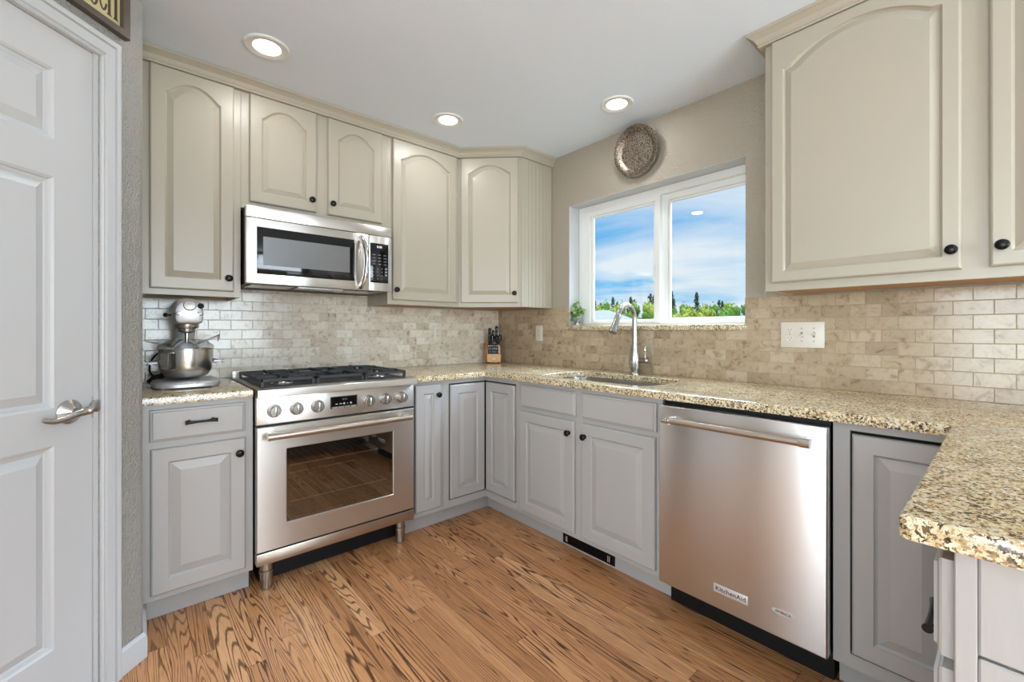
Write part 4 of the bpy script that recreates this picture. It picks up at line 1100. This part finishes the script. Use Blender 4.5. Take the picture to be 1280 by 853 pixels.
b = NB(); lathe(b, (mx + 0.002, -0.432, z0 + 0.372), (0, -1, 0.18), [(0.024, 0), (0.024, 0.010), (0.021, 0.014), (0.015, 0.0145), (0.015, 0.016), (0.0, 0.017)], 28); obj('hub_cap', b, 'nickel', hd)
b = NB(); lathe(b, (mx + 0.038, -0.428, z0 + 0.370), (0.25, -1, 0.15), [(0.006, 0), (0.006, 0.008), (0.012, 0.012), (0.012, 0.020), (0.008, 0.023)], 18); obj('hub_knob', b, 'black', hd)
b = NB(); lathe(b, (mx - 0.056, -0.33, z0 + 0.332), (-1, -0.1, 0), [(0.004, 0), (0.004, 0.014), (0.009, 0.018), (0.010, 0.026), (0.006, 0.031)], 16); obj('speed_knob', b, 'black', hd)
b = NB(); loft(b, [hring(y, w, a, c) for y, w, a, c in ((-0.395, 0.0572, z0 + 0.327, z0 + 0.327 + 0.020), (-0.428, 0.0535, z0 + 0.327, z0 + 0.347), (-0.4405, 0.0475, z0 + 0.327, z0 + 0.347), (-0.4425, 0.040, z0 + 0.328, z0 + 0.346))]); obj('trim_band', b, 'chrome', hd)
b = text_bm('KITCHENAID', 0.0165, 0.001, lambda u, v, w: Vector((mx + u, -0.4432 - w + (u / 0.05) ** 4 * 0.010, z0 + 0.3372 + v)), 0.82); obj('lettering', b, 'black_ink', hd)
b = NB(); lathe(b, (mx, -0.325, z0 + 0.290), (0, 0, -1), [(0.046, 0), (0.046, 0.014), (0.044, 0.018), (0.034, 0.020), (0.032, 0.034), (0.016, 0.040), (0.009, 0.042), (0.008, 0.085)], 24); obj('attachment_shaft', b, 'nickel', root)
# flat beater, bowl with its handle, bowl arms
bc = (mx, -0.300)
b = NB()
tube(b, curve([(bc[0], bc[1] - 0.02, z0 + 0.22), (bc[0] + 0.05, bc[1] - 0.02, z0 + 0.18), (bc[0] + 0.052, bc[1] - 0.02, z0 + 0.12), (bc[0], bc[1] - 0.02, z0 + 0.075), (bc[0] - 0.052, bc[1] - 0.02, z0 + 0.12), (bc[0] - 0.05, bc[1] - 0.02, z0 + 0.18), (bc[0], bc[1] - 0.02, z0 + 0.22)], 5), 0.005, 8)
obj('beater', b, 'white_plastic', root)
b = NB(); hz = z0 + 0.040
prof = [(0.0, 0.001), (0.058, 0.0), (0.070, 0.003), (0.085, 0.013), (0.096, 0.030), (0.1015, 0.052), (0.1035, 0.085), (0.1045, 0.131), (0.1075, 0.134), (0.1075, 0.137), (0.1030, 0.136), (0.1020, 0.085), (0.1000, 0.053), (0.0945, 0.032), (0.084, 0.016), (0.069, 0.006), (0.0, 0.004)]
lathe(b, (bc[0], bc[1], hz), (0, 0, 1), prof, 48, False, False); bowl = obj('bowl', b, 'bowl_steel', root)
b = NB(); da = Vector((-0.62, -0.785, 0)).normalized(); ta = Vector((-da.y, da.x, 0)); q0 = Vector((bc[0], bc[1], hz))
ring = []
for a_, c_ in ((0.098, 0.118), (0.118, 0.122), (0.136, 0.116), (0.139, 0.085), (0.137, 0.050), (0.120, 0.042), (0.096, 0.046)): ring.append(q0 + da * a_ + Vector((0, 0, c_)))
rings = []
for i, p in enumerate(ring): rings.append([p + ta * s * 0.016 + Vector((0, 0, 0)) + (da if abs(i - 3) <= 1 else Vector((0, 0, 1))) * h * 0.0018 for s, h in ((-1, -1), (1, -1), (1, 1), (-1, 1))])
loft(b, rings); obj('bowl_handle', b, 'chrome', bowl)
b = NB()
for s in (-1, 1):
    tube(b, curve([(mx + s * 0.03, -0.185, z0 + 0.125), (mx + s * 0.09, -0.20, z0 + 0.118), (mx + s * 0.122, -0.25, z0 + 0.112), (mx + s * 0.124, -0.31, z0 + 0.110)], 5), 0.0085, 10)
    lathe(b, (mx + s * 0.106, -0.305, z0 + 0.112), (s, 0, 0), [(0.009, 0), (0.009, 0.022), (0.005, 0.024), (0.005, 0.034), (0.008, 0.036), (0.008, 0.042)], 14)
obj('bowl_arm', b, 'silver_paint', root)
# clear pouring shield
b = NB(); zs = hz + 0.139
lathe(b, (bc[0], bc[1], zs), (0, 0, 1), [(0.108, 0), (0.106, 0.012), (0.078, 0.034), (0.060, 0.040)], 40, False, False)
def wing(pts, th=0.003):
    n_ = (pts[1] - pts[0]).cross(pts[2] - pts[0]).normalized() * th; loft(b, [[p for p in pts], [p + n_ for p in pts]])
V = lambda x, y, z: Vector((mx + x, y, z0 + z))
wing([V(0.03, -0.365, 0.192), V(0.115, -0.335, 0.235), V(0.132, -0.30, 0.240), V(0.135, -0.26, 0.232), V(0.045, -0.25, 0.200)])
loft(b, [[V(0.115, -0.335, 0.235), V(0.132, -0.30, 0.240), V(0.135, -0.26, 0.232)], [V(0.118, -0.335, 0.212), V(0.126, -0.30, 0.206), V(0.126, -0.26, 0.205)]], False, False, False)
wing([V(-0.05, -0.385, 0.186), V(-0.150, -0.345, 0.213), V(-0.155, -0.315, 0.215), V(-0.06, -0.275, 0.200)])
wing([V(-0.05, -0.37, 0.186), V(-0.02, -0.35, 0.245), V(-0.012, -0.27, 0.245), V(-0.05, -0.26, 0.200)])
obj('pouring_shield', b, 'clear_plastic', root)
b = NB()
tube(b, curve([(mx - 0.03, -0.14, z0 + 0.16), (mx - 0.075, -0.13, z0 + 0.165), (mx - 0.118, -0.13, z0 + 0.125), (mx - 0.13, -0.14, z0 + 0.07), (mx - 0.118, -0.16, z0 + 0.045), (mx - 0.105, -0.175, z0 + 0.036)], 6), 0.0042, 8)
tube(b, curve([(mx - 0.135, -0.20, z0 + 0.020), (mx - 0.115, -0.18, z0 + 0.034), (mx - 0.09, -0.17, z0 + 0.040), (mx - 0.07, -0.15, z0 + 0.052), (mx - 0.05, -0.14, z0 + 0.035)], 5), [0.010] * 4 + [0.013] * 9 + [0.006] * 8, 8)
obj('power_cord', b, 'black', root)

# =================================================================== KNIFE BLOCK
BR = Vector((0.86, -0.51, 0)).normalized(); BN = Vector((-0.51, -0.86, 0)).normalized()
BO = Vector((-0.172, -0.150, CT))       # middle of the front face
KB = lambda u, d, z: BO + BR * u - BN * d + Vector((0, 0, z))
root = thing('knife_block', 'beech knife block in the corner of the countertop', 'knife block', tuple(KB(0, 0.05, 0)))
b = NB(); side = [(0.0, 0.010), (0.105, 0.010), (0.105, 0.190), (0.075, 0.196), (0.038, 0.125), (0.028, 0.078), (0.0, 0.070)]
side = [(0.0, 0.010), (0.108, 0.010), (0.108, 0.185), (0.066, 0.150), (0.030, 0.135), (0.024, 0.076), (0.0, 0.072)]
loft(b, [[KB(u, d_, z) for d_, z in side] for u in (-0.054, 0.054)])
obj('block', b, 'block_wood', root, 20)
b = NB()
for u in (-0.042, 0.042):
    for d_ in (0.012, 0.094): b = NB(); cyl(b, KB(u, d_, 0.0008), KB(u, d_, 0.0105), 0.006, 10); obj('foot', b, 'black', root)
b = NB(); q = [KB(-0.013, 0, 0.030), KB(0.013, 0, 0.030), KB(0.013, 0, 0.045), KB(-0.013, 0, 0.045)]
loft(b, [q, [p + BN * 0.0008 for p in q]]); obj('plaque', b, 'grey_ink', root)
def knife(u, d0_, zlow, length, hw, ht, lean, label, group, bolster=True, blade=0.012):
    """handle rises from the block at (u, d0, zlow), leaning back by lean"""
    base_p = KB(u, d0_, zlow); up = (Vector((0, 0, 1)) * math.cos(lean) + BN * math.sin(lean)).normalized(); fw_ = up.cross(BR).normalized()
    root = thing('kitchen_knife', label, 'knife', tuple(base_p), group)
    b = NB()
    prof_ = [(0.72, 0.0), (0.80, 0.10), (0.86, 0.35), (0.92, 0.6), (1.0, 0.85), (1.0, 0.95), (0.70, 1.0)]
    loft(b, [[base_p + up * (blade + h * length) + BR * (hw * s * cx_) + fw_ * (ht * s * cy_) for cx_, cy_ in ((-1, -0.7), (-0.6, -1), (0.6, -1), (1, -0.7), (1, 0.7), (0.6, 1), (-0.6, 1), (-1, 0.7))] for s, h in prof_])
    obj('handle', b, 'black', root)
    b = NB(); loft(b, [[base_p + up * h + BR * sx_ * 0.0012 + fw_ * sy_ * ht * 0.8 for sx_, sy_ in ((-1, -1), (1, -1), (1, 1), (-1, 1))] for h in (-0.006, blade + 0.004)]); obj('blade', b, 'chrome', root)
    if bolster:
        b = NB(); e_ = base_p + up * (blade + length * 0.5) 
        for k in (0.25, 0.55, 0.82):
            c_ = base_p + up * (blade + length * k); cyl(b, c_ - fw_ * ht * 0.98, c_ - fw_ * (ht * 0.98 + 0.0015), 0.0022, 8); cyl(b, c_ + fw_ * ht * 0.98, c_ + fw_ * (ht * 0.98 + 0.0015), 0.0022, 8)
        obj('rivet', b, 'chrome', root)
for k in range(6):
    knife(-0.042 + k * 0.0148, 0.012, 0.072, 0.082, 0.0062, 0.0085, 0.10, 'short black steak knife in the front row of the knife block', 'steak knives in the block', True, 0.002)
for u, d_, z, ln, lab in ((-0.030, 0.055, 0.146, 0.125, 'tall black handled knife at the left of the knife block'), (0.002, 0.070, 0.153, 0.100, 'black handled knife in the middle of the knife block, behind the steak knives'), (0.030, 0.075, 0.158, 0.130, 'tallest black handled knife at the right back of the knife block'), (-0.010, 0.045, 0.141, 0.075, 'stubby black handled knife just behind the steak knives')):
    knife(u, d_, z, ln, 0.0110, 0.0145, 0.16, lab, None)
sc_o = KB(0.040, 0.048, 0.152)
root = thing('kitchen_scissors', 'black handled scissors at the right of the knife block', 'scissors', tuple(sc_o))
b = NB(); up = (Vector((0, 0, 1)) * math.cos(0.2) + BN * math.sin(0.2)).normalized()
for s in (-1, 1):
    c_ = sc_o + up * 0.052 + BR * s * 0.017 * 0.8
    tube(b, [c_ + BR * 0.013 * math.cos(a) + up * 0.024 * math.sin(a) for a in [k * 2 * PI / 16 for k in range(17)]], 0.0052, 8)
    tube(b, [sc_o + up * 0.002 + BR * s * 0.003, sc_o + up * 0.03 + BR * s * 0.008], 0.005, 8)
obj('grip', b, 'black', root)
b = NB(); loft(b, [[sc_o + up * h + BR * sx_ * 0.007 + BN * sy_ * 0.0012 for sx_, sy_ in ((-1, -1), (1, -1), (1, 1), (-1, 1))] for h in (-0.006, 0.012)]); obj('blade', b, 'chrome', root)

# =================================================================== PLANT ON THE SILL
px_, py_ = 0.030, -0.845
root = thing('potted_plant', 'small trailing green plant in a glass jar on the window ledge', 'plant', (px_, py_, 1.221))
b = NB(); lathe(b, (px_, py_, 1.2212), (0, 0, 1), [(0.028, 0), (0.031, 0.004), (0.031, 0.050), (0.028, 0.058), (0.029, 0.064), (0.026, 0.064), (0.025, 0.057), (0.028, 0.049), (0.028, 0.006), (0.0, 0.005)], 24, True, False); obj('jar', b, 'clear_plastic', root)
b = NB()
for k in range(46):
    a = random.random() * 2 * PI; rr = 0.021 * math.sqrt(random.random()); bmesh.ops.create_icosphere(b, subdivisions=1, radius=0.005 + random.random() * 0.002, matrix=Matrix.Translation((px_ + rr * math.cos(a), py_ + rr * math.sin(a), 1.2325 + random.random() * 0.028)))
o = obj('pebbles', b, 'pebble', root); o['kind'] = 'stuff'
tips = [(-0.02, 0.075, 1.28), (-0.025, 0.055, 1.25), (0.0, 0.020, 1.385), (-0.01, 0.035, 1.36), (0.01, -0.02, 1.34), (0.0, -0.075, 1.335), (-0.015, -0.055, 1.325), (-0.03, 0.0, 1.33), (0.02, 0.03, 1.33), (-0.02, -0.02, 1.305), (-0.03, 0.04, 1.31)]
st = NB(); la = NB(); lb = NB()
def leaf(bm, c, d_, L, W):
    d_ = d_.normalized(); sd = d_.cross(Vector((random.uniform(-.4, .4), random.uniform(-.4, .4), 1))).normalized(); up_ = sd.cross(d_)
    pts_ = [(0, 0), (0.25, 0.7), (0.55, 1.0), (0.8, 0.65), (1, 0)]
    top = [c + d_ * L * a_ + sd * W * h_ - up_ * 0.25 * L * a_ * a_ for a_, h_ in pts_]; bot = [c + d_ * L * a_ - sd * W * h_ - up_ * 0.25 * L * a_ * a_ for a_, h_ in pts_[1:-1]]
    mid = [c + d_ * L * a_ - up_ * (0.25 * L * a_ * a_ + 0.12 * W) for a_, h_ in pts_[1:-1]]
    T = [bm.verts.new(p) for p in top]; B = [bm.verts.new(p) for p in bot]; Mv = [bm.verts.new(p) for p in mid]
    for X_ in (T[1:-1], B):
        bm.faces.new((T[0], X_[0], Mv[0])); bm.faces.new((X_[0], X_[1], Mv[1], Mv[0])); bm.faces.new((X_[1], X_[2], Mv[2], Mv[1])); bm.faces.new((X_[2], T[4], Mv[2]))
for tx, ty, tz in tips:
    p0 = Vector((px_, py_, 1.255)); p2 = Vector((px_ + tx, py_ + ty, tz)); p1 = Vector((px_ + tx * 0.4, py_ + ty * 0.4, max(1.30, tz - 0.02)))
    cpts = curve([p0, p1, p2], 5); tube(st, cpts, 0.0016, 6)
    for k in range(11):
        c_ = cpts[random.randint(4, len(cpts) - 1)]; leaf(la if random.random() < 0.6 else lb, c_, Vector((random.uniform(-1, 1), random.uniform(-1, 1), random.uniform(-0.5, 0.8))), random.uniform(0.020, 0.034), random.uniform(0.008, 0.012))
obj('stem', st, 'stem', root); o = obj('leaves', la, 'leaf', root); o = obj('pale_leaves', lb, 'leaf_pale', root)

# =================================================================== OUTSIDE
b = NB(); bx(b, 0.4, 160, -90, 160, -0.75, -0.55); struct('ground', b, 'lawn')
root = thing('neighbor_house', 'pale roofed house seen through the left window pane', 'house', (29, 21.5, -0.55))
b = NB(); bx(b, 26.6, 32.0, 18.2, 28.6, -0.55, 1.55); obj('walls', b, 'siding', root)
b = NB()   # hipped roof
e0 = [(26.0, 17.6, 1.52), (32.6, 17.6, 1.52), (32.6, 29.3, 1.52), (26.0, 29.3, 1.52)]
rv = [b.verts.new(p) for p in e0]; ra = b.verts.new((29.3, 20.4, 3.02)); rb_ = b.verts.new((29.3, 26.0, 3.02))
for f in ((rv[0], rv[1], ra), (rv[1], rv[2], rb_, ra), (rv[2], rv[3], rb_), (rv[3], rv[0], ra, rb_), (rv[3], rv[2], rv[1], rv[0])): b.faces.new(f)
obj('roof', b, 'roof', root)

def tree_mesh(kind, seed):
    rnd_ = random.Random(seed); cr = NB()
    if kind == 'pine':
        for k in range(420):
            h = rnd_.random() ** 0.8; z = 0.16 + 0.84 * h; rr = 0.20 * (1 - h) ** 0.75 * (0.75 + 0.35 * math.sin(h * 42)) * math.sqrt(rnd_.uniform(0.2, 1)); a = rnd_.random() * 2 * PI
            c_ = Vector((rr * math.cos(a), rr * math.sin(a), z)); s_ = 0.022
            q_ = [c_ + Vector((rnd_.uniform(-1, 1), rnd_.uniform(-1, 1), rnd_.uniform(-1, 0.6))) * s_ * 1.5 for _ in range(3)]
            cr.faces.new([cr.verts.new(v_) for v_ in q_])
    else:
        lobes = [(rnd_.uniform(-0.22, 0.22), rnd_.uniform(-0.22, 0.22), rnd_.uniform(0.42, 0.82), rnd_.uniform(0.13, 0.22)) for _ in range(8)] + [(0, 0, 0.68, 0.28), (0, 0, 0.40, 0.24)]
        for k in range(620):
            x_, y_, z_, r__ = rnd_.choice(lobes); dv_ = Vector((rnd_.gauss(0, 1), rnd_.gauss(0, 1), rnd_.gauss(0, 1))).normalized() * r__ * rnd_.uniform(0.75, 1.05)
            c_ = Vector((x_, y_, z_)) + dv_
            q_ = [c_ + Vector((rnd_.uniform(-1, 1), rnd_.uniform(-1, 1), rnd_.uniform(-1, 1))) * 0.042 for _ in range(3)]
            cr.faces.new([cr.verts.new(v_) for v_ in q_])
        for x_, y_, z_, r__ in lobes: bmesh.ops.create_icosphere(cr, subdivisions=1, radius=r__ * 0.82, matrix=Matrix.Translation((x_, y_, z_)))
    tk = NB(); cyl(tk, (0, 0, 0), (0, 0, 0.95 if kind == 'pine' else 0.6), 0.016, 8, 0.004)
    return cr, tk
def make_tree(kind, seed, m, label):
    root = thing('pine_tree' if kind == 'pine' else 'leafy_tree', label, 'tree', (0, 0, 0), 'trees beyond the window')
    cr, tk = tree_mesh(kind, seed); obj('crown', cr, m, root, 80); obj('trunk', tk, 'bark', root)
    return root
protos = [make_tree('leafy', 3, 'tree_a', 'bushy yellow-green tree in the tree line beyond the window'), make_tree('leafy', 5, 'tree_b', 'bushy mid-green tree in the tree line beyond the window'),
          make_tree('pine', 8, 'tree_c', 'dark slender pine rising above the bushy trees beyond the window'), make_tree('leafy', 11, 'tree_a', 'bushy yellow-green tree in the tree line beyond the window')]
used = set(); rt = random.Random(21)
def plant_tree(k, x, y, h):
    o = protos[k] if k not in used else dup(protos[k], (0, 0, 0)); used.add(k)
    o.location = (x, y, -0.56); o.rotation_euler = (0, 0, rt.random() * 6.28); w_ = 3.3 / 0.86 if k != 2 else h; o.scale = (w_, w_, h)
for i in range(17): plant_tree((0, 1, 3, 0, 1)[(i * 2) % 5], 64 + rt.uniform(-0.3, 0.3), 14 + i * 3.4 + rt.uniform(-0.2, 0.2), rt.uniform(5.0, 5.8) + (0.0 if i < 9 else 1.0))
for i in range(17): plant_tree((3, 1, 0, 1, 3)[i % 5], 58.5 + rt.uniform(-0.3, 0.3), 12.3 + i * 3.4 + rt.uniform(-0.2, 0.2), rt.uniform(4.1, 4.8) + (0.0 if i < 9 else 0.5))
for i in range(18): plant_tree((1, 0, 1, 3)[i % 4], 70.0 + rt.uniform(-0.3, 0.3), 15.5 + i * 3.6 + rt.uniform(-0.2, 0.2), rt.uniform(6.0, 6.8) + (0.0 if i < 7 else 1.2))
for i in range(18): plant_tree((3, 1, 1, 0)[i % 4], 76.0 + rt.uniform(-0.3, 0.3), 18.5 + i * 3.7 + rt.uniform(-0.2, 0.2), rt.uniform(6.6, 7.3) + (0.0 if i < 7 else 1.2))
for i in range(26): plant_tree(2, 82 + (i % 2) * 5, 18 + i * 2.5 + rt.uniform(-0.3, 0.3), rt.uniform(7.2, 8.6) + (0.0 if i < 9 else 1.5))
